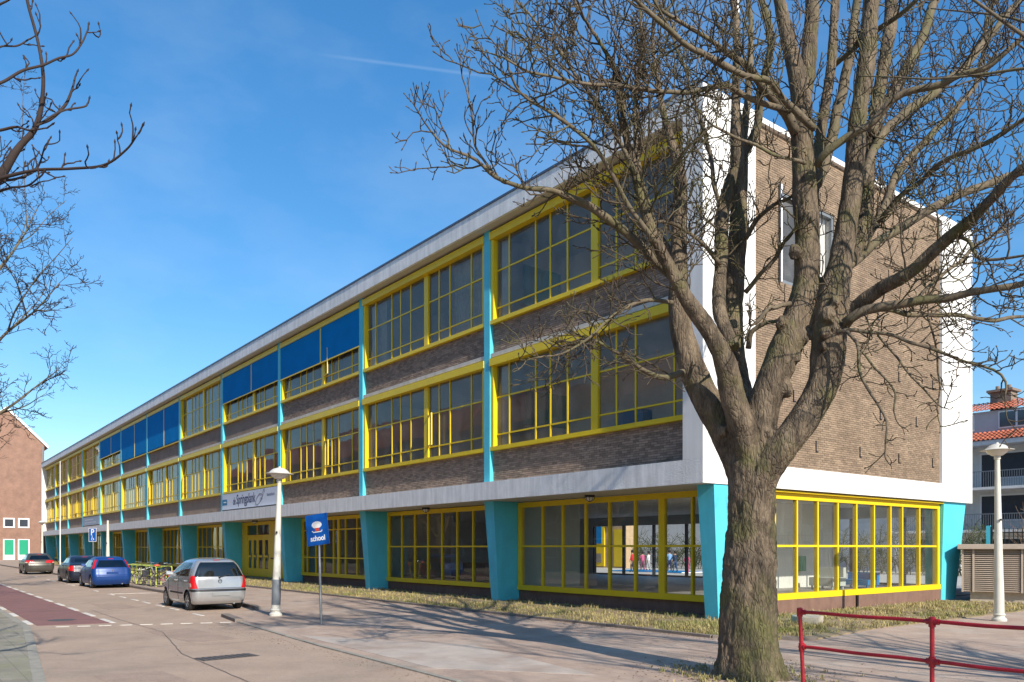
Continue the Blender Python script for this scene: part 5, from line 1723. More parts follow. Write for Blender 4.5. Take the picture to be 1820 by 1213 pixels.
def make_car(name, levels, paint, wheels, rw, loc, rz, label, glassz, rear, spec):
    c = Car(levels)
    e = empty(name, loc, rz)
    zs = np.unique(np.concatenate([np.linspace(levels[0][0], levels[-1][0], 46), [q[0] for q in levels]]))
    rings = []
    V, F = [], []
    n = c.N
    for z in zs:
        H = c.half(z)
        loop = [(x, y, z) for x, y in H] + [(x, -y, z) for x, y in H[-2:0:-1]]
        rings.append(len(V)); V += loop
    m = len(V) // len(zs)
    arch = rw + 0.055

    def inarch(p):
        return any((p[0] - wx) ** 2 + (p[2] - rw) ** 2 < arch * arch for wx in wheels) and abs(p[1]) > 0.35
    # snap near vertices to the arch edge for a clean cut
    for i, p in enumerate(V):
        for wx in wheels:
            dx, dz = p[0] - wx, p[2] - rw
            d = math.hypot(dx, dz)
            if abs(p[1]) > 0.4 and abs(d - arch) < 0.030 and d > 0:
                V[i] = (wx + dx / d * (arch + 0.001), p[1], rw + dz / d * (arch + 0.001))
    for b in range(len(zs) - 1):
        for a in range(m):
            f = (rings[b] + a, rings[b + 1] + a, rings[b + 1] + (a + 1) % m, rings[b] + (a + 1) % m)
            cen = [sum(V[q][k] for q in f) / 4 for k in range(3)]
            if inarch(cen): continue
            F.append(f)
    F.append(tuple(rings[-1] + a for a in range(m - 1, -1, -1)))
    body = MB(); body.v, body.f = V, F
    ob = body.build('body', paint, e)
    bm = bmesh.new(); bm.from_mesh(ob.data)
    bmesh.ops.recalc_face_normals(bm, faces=bm.faces)
    loose = [v for v in bm.verts if not v.link_faces]
    bmesh.ops.delete(bm, geom=loose, context='VERTS')
    bm.to_mesh(ob.data); bm.free()
    ob.data.shade_smooth(); ob.data.set_sharp_from_angle(angle=R(38))
    xr, xf, hw = levels[0][1], levels[0][2], levels[0][3]
    MB().box(xr + 0.12, xf - 0.12, -hw + 0.06, hw - 0.06, 0.17, 0.30).box(xr + 0.3, xf - 0.3, -hw + 0.22, hw - 0.22, 0.301, 0.75).build('underbody', M['black'], e)
    # glass
    z0, z1 = glassz
    kk = c.NR + 0.35 * c.NC
    o = c.patch(-kk, kk, z0, z1, ni=2, nz=2)
    pr = MB()
    ni = 20
    for b in range(9):
        z = z0 + (z1 - z0) * b / 8
        for a in range(-ni, ni + 1):
            i = abs(a) / ni * (rear[0] + (rear[1] - rear[0]) * b / 8)
            pr.v.append(c.at(i, z, 0.007, 1 if a >= 0 else -1))
    w_ = 2 * ni + 1
    for b in range(8):
        for a in range(w_ - 1):
            k = b * w_ + a
            pr.f.append((k, k + w_, k + w_ + 1, k + 1))
    pr.build('rear_window', M['carglass'], e, smooth=True)
    for sd in (1, -1):
        for (xa, xb, xc, xd) in spec['side']:      # bottom rear, bottom front, top rear, top front
            def shp(u, v, xa=xa, xb=xb, xc=xc, xd=xd):
                z = z0 + 0.01 + (z1 - z0 - 0.02) * v
                x = (xa + (xc - xa) * v) * (1 - u) + (xb + (xd - xb) * v) * u
                return c.idx(x, z), z
            c.patch(0, 1, 0, 1, 0.006, sd, 10, 6, shp).build('side_window', M['carglass'], e, smooth=True)
        # tail light
        tz0, tz1, ti0, ti1 = spec['tail']

        def tshape(u, v):
            z = tz0 + (tz1 - tz0) * v
            i_in = ti0 + spec.get('tlean', 0) * v
            return i_in + (ti1 - i_in) * u, z
        tl = c.patch(0, 1, 0, 1, 0.014, sd, 8, 8, tshape).build('tail_light', M[spec.get('tmat', 'taillight')], e, smooth=True)
        if spec.get('clear'):
            q0, q1 = spec['clear']

            def cshape(u, v):
                z = tz0 + (tz1 - tz0) * (q0 + (q1 - q0) * v)
                i_in = ti0 + spec.get('tlean', 0) * (q0 + (q1 - q0) * v)
                return i_in + (ti1 - i_in) * (0.45 + 0.5 * u), z
            c.patch(0, 1, 0, 1, 0.018, sd, 5, 4, cshape).build('reverse_lens', M[spec.get('cmat', 'clearlens')], tl, smooth=True)
        # door handles and mirrors, side rubbing strip
        for hx in spec['handles']:
            z = z0 - 0.13
            i = c.idx(hx, z)
            p = c.at(i, z, 0.02, sd)
            MB().box(p[0] - 0.085, p[0] + 0.085, p[1] - 0.02, p[1] + 0.02, z - 0.02, z + 0.02).build('door_handle', paint if spec.get('bodyhandle', True) else M['black'], e, bevel=0.008)
        mxp = c.at(c.idx(spec['mirror'], z0 + 0.03), z0 + 0.03, 0.0, sd)
        MB().hexa([(mxp[0] - 0.06, mxp[1] - sd * 0.02, z0), (mxp[0] + 0.07, mxp[1] - sd * 0.02, z0), (mxp[0] + 0.07, mxp[1] + sd * 0.17, z0 + 0.01), (mxp[0] - 0.03, mxp[1] + sd * 0.19, z0 + 0.01)],
                  [(mxp[0] - 0.05, mxp[1] - sd * 0.02, z0 + 0.1), (mxp[0] + 0.06, mxp[1] - sd * 0.02, z0 + 0.1), (mxp[0] + 0.06, mxp[1] + sd * 0.16, z0 + 0.13), (mxp[0] - 0.02, mxp[1] + sd * 0.18, z0 + 0.14)]).build('mirror', paint, e, bevel=0.02)
        if spec.get('strip'):
            a0, a1, sz = spec['strip']

            def sshape(u, v):
                z = sz + 0.055 * v
                return c.idx(a0 + (a1 - a0) * u, z), z
            c.patch(0, 1, 0, 1, 0.014, sd, 8, 1, sshape).build('rubbing_strip', M['black'], e)
        # seams of the doors
        for sx in spec['seams']:
            mb = MB()
            prev = []
            for b in range(9):
                z = 0.30 + (z0 - 0.30) * b / 8
                i = c.idx(sx, z)
                prev.append(c.at(i, z, 0.001, sd))
            mb.tube(prev, 0.006, 4)
            mb.build('door_seam', M['black'], e)
    if spec.get('bstrip'):
        q0, q1, bm_, kind = spec['bstrip']
        mb = MB()
        for b in range(2):
            z = q0 + (q1 - q0) * b
            for a in range(-24, 25):
                mb.v.append(c.at(abs(a) / 24 * (c.NR + c.NC + 3), z, 0.016, 1 if a >= 0 else -1))
        for a in range(48):
            mb.f.append((a, a + 49, a + 50, a + 1))
        mb.build('bumper_strip', M[bm_], e, smooth=True)
    # tailgate seam, third brake light, emblem, wiper, plate, exhaust
    mb = MB()
    for z in spec['gate']:
        mb.tube([c.at(abs(a) / 12 * (c.NR + 1.5), z, 0.001, 1 if a >= 0 else -1) for a in range(-12, 13)], 0.006, 4)
    mb.build('tailgate_seam', M['black'], e)
    zt = z1 + 0.055
    mb = MB()
    for b in range(2):
        for a in range(-5, 6):
            mb.v.append(c.at(abs(a) / 5 * 2.6, zt + 0.022 * b, 0.012, 1 if a >= 0 else -1))
    for a in range(10):
        mb.f.append((a, a + 11, a + 12, a + 1))
    mb.build('brake_light', M['taillight'], e)
    zp = spec['emblem']
    p = c.at(0, zp, 0.0)
    k = spec.get('eshape', 'oval')
    em = MB()
    N = 24
    ex, ez = (0.075, 0.05) if k == 'oval' else ((0.055, 0.055) if k == 'ring' else (0.06, 0.07))
    for i in range(N):
        a = 2 * math.pi * i / N
        em.v.append((p[0] - 0.012, ex * math.cos(a), zp + ez * math.sin(a) * (1 if math.sin(a) < 0 or k != 'shield' else 0.75)))
    for i in range(N):
        a = 2 * math.pi * i / N
        em.v.append((p[0] - 0.012, 0.78 * ex * math.cos(a), zp + 0.74 * ez * math.sin(a) * (1 if math.sin(a) < 0 or k != 'shield' else 0.75)))
    em.f = [(i, (i + 1) % N, N + (i + 1) % N, N + i) for i in range(N)]
    em.build('emblem', M['chrome'] if k != 'shield' else M['darkchrome'], e)
    MB().box(p[0] - 0.013, p[0] - 0.011, -0.045, 0.045, zp - 0.008, zp + 0.010).build('emblem', M['chrome'] if k != 'shield' else M['darkchrome'], e)
    if spec.get('wiper'):
        a, b = c.at(0.2, z0 - 0.02, 0.03), c.at(4.5, z0 + 0.06, 0.03, -1)
        MB().tube([a, b], 0.010, 6).lathe([(0.03, z0 - 0.045), (0.03, z0 + 0.0), (0.01, z0 + 0.01)], 10, a[0] + 0.01, a[1]).build('wiper', M['black'], e)
    zq = spec['plate']
    pq = c.at(0, zq, 0.0)
    MB().box(pq[0] - 0.02, pq[0] - 0.010, -0.25, 0.25, zq - 0.055, zq + 0.055).build('number_plate', paint, e)
    MB().tube([(levels[0][1] - 0.02, -0.42, 0.20), (levels[0][1] + 0.35, -0.42, 0.22)], 0.028, 10).build('exhaust', M['greymetal'], e)
    # wheels
    for wx in wheels:
        for sd in (1, -1):
            yo = levels[2][3] - 0.015
            wh = empty('wheel', (wx, sd * yo, rw))
            wh.parent = e
            wh.rotation_euler = (R(-90 * sd), 0, 0)
            MB().lathe([(rw * 0.64, -0.17), (rw * 0.93, -0.175), (rw * 0.99, -0.15), (rw, -0.09), (rw * 0.99, -0.03), (rw * 0.93, -0.004), (rw * 0.66, -0.004), (rw * 0.64, -0.02)], 32).build('tyre', M['tyre'], wh, auto=45)
            rm = MB().lathe([(rw * 0.64, -0.03), (rw * 0.62, -0.008), (rw * 0.56, -0.02), (rw * 0.5, -0.06), (0.04, -0.065)], 28)
            for k2 in range(spec.get('spokes', 6)):
                a = 2 * math.pi * k2 / spec.get('spokes', 6)
                ca, sa = math.cos(a), math.sin(a)
                hwid = 0.028
                q = [(0.03 * ca - hwid * sa, 0.03 * sa + hwid * ca), (0.03 * ca + hwid * sa, 0.03 * sa - hwid * ca), (rw * 0.6 * ca + hwid * 0.8 * sa, rw * 0.6 * sa - hwid * 0.8 * ca), (rw * 0.6 * ca - hwid * 0.8 * sa, rw * 0.6 * sa + hwid * 0.8 * ca)]
                rm.prism(q[::-1], -0.05, -0.018)
            rm.lathe([(0.045, -0.06), (0.045, -0.014), (0.02, -0.008)], 14)
            rm.build('rim', M['rim'], wh, auto=40)
    # seats seen through the glass
    sb_ = MB()
    for sx, sy in ((-0.75, 0.34), (-0.75, -0.34), (0.1, 0.36), (0.1, -0.36)):
        sb_.box(sx - 0.06, sx + 0.06, sy - 0.22, sy + 0.22, 0.5, z0 + 0.05).box(sx - 0.04, sx + 0.04, sy - 0.11, sy + 0.11, z0 + 0.051, z0 + 0.22)
    sb_.build('seats', M['black'], e)
    tag(e, label, 'car', 'cars parked along the kerb')
    return e


M['carglass'] = glass('car_glass', (0.16, 0.19, 0.20), 0.85, 0.0, 0.05)
M['taillight'] = mat('red_lens', (0.50, 0.008, 0.012), 0.3, var=0.05, coat=0.3)
M['orangelens'] = mat('orange_lens', (0.75, 0.16, 0.02), 0.4, var=0.05, coat=0.1)
M['clearlens'] = mat('clear_lens', (0.62, 0.42, 0.36), 0.35, var=0.03, coat=0.2)
M['chrome'] = mat('chrome', (0.75, 0.75, 0.76), 0.12, metal=1.0, var=0.02)
M['darkchrome'] = mat('dark_chrome', (0.10, 0.10, 0.11), 0.2, metal=0.7, var=0.02)
M['rim'] = mat('alloy_rim', (0.45, 0.46, 0.47), 0.3, metal=0.8, var=0.06)
M['tyre'] = mat('tyre_rubber', (0.022, 0.022, 0.023), 0.85, var=0.2, vscale=20)
M['blurplate'] = mat('pale_plate', (0.62, 0.62, 0.60), 0.5, var=0.02)
M['darkplate'] = mat('dark_plate', (0.10, 0.12, 0.16), 0.5, var=0.02)
silver = mat('silver_paint', (0.42, 0.425, 0.435), 0.24, metal=0.55, var=0.03, coat=0.9)
blue = mat('blue_paint', (0.006, 0.045, 0.20), 0.38, metal=0.15, var=0.03, coat=0.12)
dark = mat('dark_navy_paint', (0.012, 0.017, 0.035), 0.36, metal=0.15, var=0.03, coat=0.12)
grey = mat('grey_green_paint', (0.085, 0.082, 0.072), 0.36, metal=0.4, var=0.03, coat=0.15)

# (z, tail x, nose x, half width, tail corner radius, nose corner radius, tail bow)
HATCH = [(0.20, -1.66, 1.66, 0.735, .22, .35, .05), (0.30, -1.745, 1.75, 0.775, .24, .4, .06), (0.42, -1.78, 1.785, 0.795, .25, .42, .07), (0.55, -1.785, 1.78, 0.798, .25, .45, .07), (0.62, -1.76, 1.76, 0.797, .24, .45, .06),
         (0.66, -1.715, 1.74, 0.797, .22, .45, .05), (0.80, -1.70, 1.62, 0.795, .20, .45, .05), (0.92, -1.685, 1.30, 0.785, .20, .40, .05), (0.99, -1.665, 0.98, 0.770, .20, .30, .05), (1.08, -1.63, 0.80, 0.742, .20, .25, .05),
         (1.30, -1.535, 0.42, 0.655, .18, .2, .05), (1.41, -1.455, 0.14, 0.595, .20, .2, .06), (1.465, -1.40, -0.02, 0.55, .22, .2, .07), (1.505, -1.24, -0.18, 0.48, .24, .2, .06), (1.535, -1.0, -0.35, 0.35, .22, .2, .04), (1.55, -0.85, -0.5, 0.2, .12, .1, .02)]
make_car('parked_car', HATCH, silver, (-1.13, 1.24), 0.285, (-13.05, -7.98, 0.001), math.pi, 'silver hatchback parked nearest, beside the street lamp',
         (1.00, 1.42), (12.0, 10.6), dict(side=[(-1.18, -0.27, -1.05, -0.33), (-0.21, 0.80, -0.27, 0.28)], tail=(0.66, 1.03, 9.0, 19.0), tlean=2.4, clear=(0.12, 0.42), handles=(-0.92, 0.0), mirror=0.70,
                                   strip=(-0.72, 0.62, 0.47), seams=(-0.24, 0.86), bstrip=(0.575, 0.635, 'black', 0), gate=(0.665,), emblem=0.87, eshape='shield', wiper=True, plate=0.50, bodyhandle=True))
BLUE = [(0.18, -1.76, 1.76, 0.76, .22, .4, .06), (0.30, -1.85, 1.86, 0.80, .26, .45, .08), (0.42, -1.90, 1.90, 0.82, .28, .5, .09), (0.56, -1.905, 1.90, 0.823, .28, .5, .09), (0.62, -1.87, 1.88, 0.822, .26, .5, .08),
        (0.74, -1.83, 1.80, 0.82, .25, .5, .08), (0.86, -1.80, 1.40, 0.805, .24, .45, .08), (0.93, -1.77, 1.06, 0.785, .24, .35, .08), (1.04, -1.70, 0.84, 0.74, .24, .3, .08),
        (1.24, -1.55, 0.40, 0.66, .22, .25, .08), (1.34, -1.47, 0.10, 0.60, .22, .2, .08), (1.385, -1.42, -0.1, 0.56, .22, .2, .08), (1.42, -1.24, -0.25, 0.49, .2, .2, .06), (1.44, -1.0, -0.4, 0.38, .2, .2, .03)]
make_car('parked_car', BLUE, blue, (-1.22, 1.28), 0.295, (-29.25, -7.72, 0.001), math.pi, 'bright blue hatchback parked second, in front of the dark saloon',
         (0.96, 1.28), (10.5, 9.5), dict(side=[(-1.2, -0.15, -1.05, -0.25), (-0.08, 0.85, -0.18, 0.28)], tail=(0.90, 1.30, 12.0, 17.5), tlean=-0.5, handles=(0.0,), mirror=0.75, seams=(-0.12, 0.9), gate=(0.60,), emblem=0.80, eshape='ring', wiper=False, plate=0.70, pmat='darkplate', bstrip=(0.40, 0.44, 'taillight', 0) if False else None))
SALOON = [(0.18, -2.15, 2.1, 0.80, .25, .4, .06), (0.30, -2.24, 2.2, 0.85, .28, .45, .08), (0.45, -2.27, 2.25, 0.875, .30, .5, .09), (0.60, -2.27, 2.22, 0.88, .30, .5, .09), (0.72, -2.23, 2.12, 0.88, .28, .5, .08),
          (0.86, -2.20, 1.72, 0.865, .27, .45, .08), (0.95, -2.17, 1.22, 0.84, .26, .4, .08), (1.00, -2.06, 1.0, 0.81, .26, .35, .06), (1.05, -1.80, 0.86, 0.77, .25, .3, .05),
          (1.25, -1.42, 0.45, 0.68, .24, .25, .05), (1.35, -1.18, 0.2, 0.63, .22, .2, .05), (1.40, -0.98, -0.02, 0.57, .22, .2, .04), (1.43, -0.72, -0.2, 0.46, .2, .2, .03)]
make_car('parked_car', SALOON, dark, (-1.3, 1.35), 0.31, (-35.9, -7.62, 0.001), math.pi, 'dark navy saloon half hidden by the bright blue hatchback',
         (1.04, 1.30), (9.5, 9.0), dict(side=[(-1.2, -0.3, -0.9, -0.36), (-0.22, 0.85, -0.28, 0.32)], tail=(0.66, 0.93, 9.0, 18.5), tlean=0.5, clear=(0.35, 0.75), cmat='orangelens', handles=(-0.95, 0.0), mirror=0.8, seams=(-0.26, 0.95), gate=(0.62, 0.96), emblem=0.84, eshape='ring', wiper=False, plate=0.74, pmat='darkplate'))
GREY = [(0.18, -2.02, 2.0, 0.80, .25, .4, .06), (0.30, -2.12, 2.1, 0.85, .30, .45, .10), (0.45, -2.15, 2.14, 0.885, .32, .5, .11), (0.60, -2.15, 2.12, 0.893, .32, .5, .11), (0.72, -2.12, 2.04, 0.893, .30, .5, .10),
        (0.86, -2.09, 1.64, 0.875, .30, .45, .10), (0.96, -2.03, 1.20, 0.84, .28, .4, .09), (1.04, -1.94, 0.98, 0.79, .28, .35, .09),
        (1.25, -1.66, 0.50, 0.69, .26, .25, .09), (1.37, -1.48, 0.2, 0.62, .24, .2, .09), (1.42, -1.40, -0.02, 0.57, .24, .2, .08), (1.455, -1.15, -0.2, 0.48, .2, .2, .05)]
make_car('parked_car', GREY, grey, (-1.28, 1.35), 0.32, (-53.3, -7.62, 0.001), math.pi, 'grey green hatchback parked farthest away on the left',
         (1.03, 1.31), (10.5, 9.5), dict(side=[(-1.35, -0.3, -1.1, -0.36), (-0.22, 0.92, -0.28, 0.34)], tail=(0.80, 0.98, 4.5, 18.5), tlean=1.2, clear=(0.0, 0.4), handles=(-0.95, 0.0), mirror=0.85, seams=(-0.26, 0.98), gate=(0.60,), emblem=0.90, eshape='oval', wiper=False, plate=0.50, pmat='darkplate'))

# ------------------------------------------------------------------ bicycles and their rack
M['bikeblack'] = mat('bicycle_black', (0.015, 0.015, 0.017), 0.35, var=0.1)
rk = empty('bicycle_rack', (-27.2, -5.55, PZ))
for k in range(9):
    x = -k * 0.98
    MB().tube([(x, -0.35, 0), (x, -0.35, 0.92), (x, 0.35, 0.92), (x, 0.35, 0)], 0.026, 8).build('hoop', M['limegreen'], rk)
for y, z in ((-0.35, 0.945), (-0.35, 0.50), (0.35, 0.945)):
    MB().tube([(0.02, y - 0.03, z), (-8 * 0.98 - 0.02, y - 0.03, z)], 0.02, 8).build('rail', M['limegreen'], rk)
tag(rk, 'yellow green tubular bicycle rack on the pavement behind the silver car', 'bicycle rack')


def ring(mb, cx, cz, r, t, n=22, y=0.0):
    mb.tube([(cx + r * math.cos(2 * math.pi * i / n), y, cz + r * math.sin(2 * math.pi * i / n)) for i in range(n + 1)], t, 6, cap=False)


def bicycle(loc, rz, label, paint, extra=None):
    e = empty('bicycle', loc, rz)
    for wx in (-0.53, 0.53):
        t = MB(); ring(t, wx, 0.345, 0.325, 0.02)
        w = t.build('wheel', M['tyre'], e)
        s_ = MB()
        for k in range(8):
            a = math.pi * k / 8
            s_.tube([(wx + 0.31 * math.cos(a), 0, 0.345 + 0.31 * math.sin(a)), (wx - 0.31 * math.cos(a), 0, 0.345 - 0.31 * math.sin(a))], 0.003, 3)
        s_.build('spokes', M['greymetal'], w)
    f = MB()
    f.tube([(-0.53, 0, 0.345), (-0.14, 0, 0.30), (-0.24, 0, 0.80)], 0.018, 8).tube([(-0.14, 0, 0.30), (0.36, 0, 0.72)], 0.02, 8).tube([(-0.22, 0, 0.66), (0.34, 0, 0.84)], 0.018, 8).tube([(-0.53, 0, 0.345), (-0.22, 0, 0.68)], 0.012, 6)
    f.tube([(0.53, 0, 0.345), (0.40, 0, 0.66), (0.32, 0, 0.95)], 0.018, 8)
    f.build('frame', paint, e)
    MB().tube([(0.18, -0.28, 1.07), (0.30, -0.26, 1.09), (0.37, -0.1, 1.05), (0.32, 0, 1.0), (0.37, 0.1, 1.05), (0.30, 0.26, 1.09), (0.18, 0.28, 1.07)], 0.013, 8).build('handlebar', M['chrome'], e)
    MB().hexa([(-0.40, -0.09, 0.88), (-0.10, -0.025, 0.89), (-0.10, 0.025, 0.89), (-0.40, 0.09, 0.88)], [(-0.41, -0.10, 0.95), (-0.08, -0.025, 0.94), (-0.08, 0.025, 0.94), (-0.41, 0.10, 0.95)]).tube([(-0.24, 0, 0.78), (-0.25, 0, 0.9)], 0.014, 6).build('saddle', M['black'], e, bevel=0.015)
    MB().box(-0.78, -0.38, -0.07, 0.07, 0.70, 0.72).tube([(-0.74, -0.06, 0.7), (-0.53, -0.05, 0.36)], 0.007, 5).tube([(-0.74, 0.06, 0.7), (-0.53, 0.05, 0.36)], 0.007, 5).build('luggage_carrier', M['bikeblack'], e)
    MB().tube([(-0.14, 0.03, 0.30), (-0.14, 0.10, 0.20)], 0.012, 6).box(-0.19, -0.09, 0.09, 0.16, 0.19, 0.21).tube([(-0.14, -0.03, 0.30), (-0.14, -0.10, 0.40)], 0.012, 6).box(-0.19, -0.09, -0.16, -0.09, 0.39, 0.41).build('pedals', M['black'], e)
    if extra == 'crate':
        MB().box(0.40, 0.72, -0.2, 0.2, 0.86, 0.89).box(0.40, 0.42, -0.2, 0.2, 0.891, 1.10).box(0.70, 0.72, -0.2, 0.2, 0.891, 1.10).box(0.421, 0.699, -0.2, -0.18, 0.891, 1.10).box(0.421, 0.699, 0.18, 0.2, 0.891, 1.10).build('front_crate', M['bikeblack'], e)
    if extra == 'cover':
        MB().lathe([(0.10, 0.94), (0.15, 0.97), (0.14, 1.02), (0.05, 1.05)], 14, -0.26, 0).build('saddle_cover', mat('orange_cover', (0.55, 0.10, 0.04), 0.6), e, auto=50)
    if extra == 'bags':
        MB().box(-0.8, -0.42, 0.08, 0.2, 0.42, 0.74).box(-0.8, -0.42, -0.2, -0.08, 0.42, 0.74).build('pannier', mat('pannier_cloth', (0.03, 0.03, 0.045), 0.8), e, bevel=0.03)
    tag(e, label, 'bicycle', 'bicycles in the rack')
    return e


red_b = mat('red_bicycle_paint', (0.35, 0.02, 0.03), 0.35)
bl_b = mat('navy_bicycle_paint', (0.02, 0.03, 0.09), 0.35)
wh_b = mat('pale_bicycle_paint', (0.5, 0.5, 0.52), 0.35)
for x, y, rz, lab, pn, ex in ((-27.7, -5.5, 96, 'dark bicycle with an orange saddle cover in the yellow green rack', M['bikeblack'], 'cover'),
                              (-26.7, -5.3, 84, 'red framed bicycle nearest the silver car in the rack', red_b, None),
                              (-28.7, -5.35, 80, 'navy bicycle with panniers in the middle of the rack', bl_b, 'bags'),
                              (-29.6, -5.6, 97, 'black bicycle with a front crate in the rack', M['bikeblack'], 'crate'),
                              (-31.6, -5.4, 88, 'pale grey bicycle toward the far end of the rack', wh_b, None),
                              (-33.6, -5.5, 94, 'black bicycle standing last at the far end of the rack', M['bikeblack'], 'bags')):
    bicycle((x, y, PZ), R(rz), lab, pn, ex)

# ------------------------------------------------------------------ louvred plant house, fence and houses on the right
lv = empty('louvred_cabinet', (0.35, 13.3, PZ), R(20))
beige = mat('beige_louvre_paint', (0.46, 0.38, 0.31), 0.6, var=0.06, vscale=3, streak=0.1)
MB().box(0.0, 9.0, 0.15, 3.0, 0.32, 1.78).build('casing', beige, lv)
MB().box(-0.12, 9.1, -0.10, 3.1, 1.782, 1.95).build('cap', mat('beige_cap', (0.42, 0.35, 0.29), 0.7, var=0.08), lv, bevel=0.01)
MB().box(0.25, 8.8, 0.25, 2.9, 0.0, 0.318).build('base', M['concrete'], lv)
for a in (0.0, 0.32, 1.72, 1.85, 3.25, 3.4, 4.8, 4.95, 6.4, 6.55, 8.9):
    MB().box(a, a + 0.06, 0.03, 0.149, 0.32, 1.78).build('upright', beige, lv)
slat = MB().hexa([(0, 0.12, 0), (1, 0.12, 0), (1, 0.148, 0), (0, 0.148, 0)], [(0, 0.055, -0.035), (1, 0.055, -0.035), (1, 0.075, -0.01), (0, 0.075, -0.01)])
slat = MB().hexa([(0, 0.05, 0), (1, 0.05, 0), (1, 0.147, 0.045), (0, 0.147, 0.045)], [(0, 0.05, 0.012), (1, 0.05, 0.012), (1, 0.147, 0.057), (0, 0.147, 0.057)]).mesh('slat', beige)
for a, b in ((0.062, 0.318), (0.382, 1.718), (1.912, 3.248), (3.462, 4.798), (5.012, 6.398)):
    for k in range(21):
        o = link('slat', slat, lv, (a, 0, 0.345 + k * 0.067))
        o.scale = (b - a, 1, 1)
tag(lv, 'low beige louvred cabinet beside the far turquoise corner pillar', 'cabinet')

fc = empty('iron_fence', (0.4, 15.6, PZ))
for z in (1.75, 2.35):
    MB().box(0, 14, -0.015, 0.015, z, z + 0.04).build('rail', M['frame_dark'], fc)
fpm = MB().box(-0.011, 0.011, -0.011, 0.011, 0.0, 2.52).mesh('bar', M['frame_dark'])
for k in range(100):
    link('bar', fpm, fc, (k * 0.14, 0.03, 0))
for k in range(6):
    MB().box(k * 2.6 - 0.04, k * 2.6 + 0.04, -0.04, 0.012, 0, 2.6).build('post', M['frame_dark'], fc)
MB().box(-0.16, -0.03, -0.05, 0.05, 0, 2.62).build('gate_post', M['teal'], fc)
tag(fc, 'black iron bar fence above the louvred cabinet', 'fence')

shr = Twigs(random.Random(8))
for k in range(46):
    x_, y_ = random.uniform(0.8, 9.0), random.uniform(17.0, 19.0)
    shr.grow((x_, y_, PZ), (random.gauss(0, .25), random.gauss(0, .25), 1), random.uniform(2.2, 3.6), 0.016, 1, 0.16, 0.06, 0.6, 2)
o = link('bare_shrub', shr.mesh('bare_shrub', mat('shrub_bark', (0.20, 0.13, 0.085), 0.9, var=0.3)))
o['kind'] = 'stuff'
tag(o, 'brown leafless shrubs behind the black iron fence', 'shrubs')

# terrace of white houses with red tiled roofs, facing the playground
HY = 37.0
hs_ = empty('terraced_house', (-30, HY, 0))
tag(hs_, 'white balconied house with red tiled roof, dormer and chimney behind the school', 'house')
hx0, hx1 = -14.0, 56.0
hwall = mat('grey_white_render', (0.70, 0.69, 0.67), 0.85, var=0.06, streak=0.1)
tile = mat('red_roof_tile', (0.38, 0.105, 0.055), 0.75, var=0.2, vscale=4, island=0.25)
MB().box(hx0 - 46, hx1, 1.4, 9.0, 0.0, 8.35).build('wall', hwall, hs_)
for z in (2.95, 5.55):
    MB().box(hx0, hx1, -0.1, 1.39, z - 0.16, z).build('balcony_floor', hwall, hs_)
MB().box(hx0, hx1, -0.2, 1.5, 8.1, 8.36).build('eave', mat('eave_board', (0.55, 0.56, 0.58), 0.6), hs_)
for k in range(18):
    x = hx0 + 0.3 + k * 3.9
    MB().box(x - 0.13, x + 0.13, 0.0, 0.25, 0, 2.78).box(x - 0.13, x + 0.13, 0.0, 0.25, 2.951, 5.38).box(x - 0.13, x + 0.13, 0.0, 0.25, 5.551, 8.09).build('pillar', M['signwhite'], hs_)
for k in range(9):
    x = hx0 + 0.5 + k * 3.9
    for z in (0.3, 2.96, 5.56):
        f = MB().box(x + 0.5, x + 0.6, 1.3, 1.399, z, z + 2.2).box(x + 1.5, x + 1.6, 1.3, 1.399, z, z + 2.2).box(x + 3.2, x + 3.3, 1.3, 1.399, z, z + 2.2).box(x + 0.601, x + 1.499, 1.3, 1.399, z + 2.1, z + 2.2).box(x + 1.601, x + 3.199, 1.3, 1.399, z + 2.1, z + 2.2).box(x + 1.601, x + 3.199, 1.3, 1.399, z + 0.55, z + 0.63).build('window', M['signwhite'], hs_)
        MB().box(x + 0.601, x + 1.499, 1.34, 1.395, z, z + 2.09).box(x + 1.601, x + 3.199, 1.34, 1.395, z + 0.64, z + 2.09).build('pane', M['houseglass'] if 'houseglass' in M else M.setdefault('houseglass', mat('dark_house_glass', (0.045, 0.055, 0.07), 0.06, var=0.1, spec=0.8)), f)
        if z > 1:
            bl = MB().box(hx0 + k * 3.9 + 0.2, hx0 + k * 3.9 + 4.0, -0.06, -0.02, z + 0.92, z + 0.97)
            bl.build('balcony_rail', M['greymetal'], hs_)
bar = MB().box(-0.012, 0.012, -0.052, -0.028, 0, 0.93).mesh('baluster', M['greymetal'])
for z in (2.955, 5.555):
    for k in range(100):
        link('baluster', bar, hs_, (hx0 + 0.2 + k * 0.13, 0, z))


def tiles(y0, z0, y1, z1, x0, x1, parent):
    """pantiles: waves across, steps up the slope"""
    mb = MB()
    rows = max(2, int(math.hypot(y1 - y0, z1 - z0) / 0.33))
    nx_ = int((x1 - x0) / 0.055)
    for r in range(rows):
        a, b = r / rows, (r + 1) / rows
        o = len(mb.v)
        for t, lift in ((a, 0.055), (b, 0.012)):
            for i in range(nx_ + 1):
                x = x0 + (x1 - x0) * i / nx_
                h = 0.045 * math.sin(2 * math.pi * x / 0.26)
                mb.v.append((x, y0 + (y1 - y0) * t, z0 + (z1 - z0) * t + lift + h))
        n = nx_ + 1
        mb.f += [(o + i, o + i + 1, o + n + i + 1, o + n + i) for i in range(nx_)]
    return mb.build('roof_tiles', tile, parent)


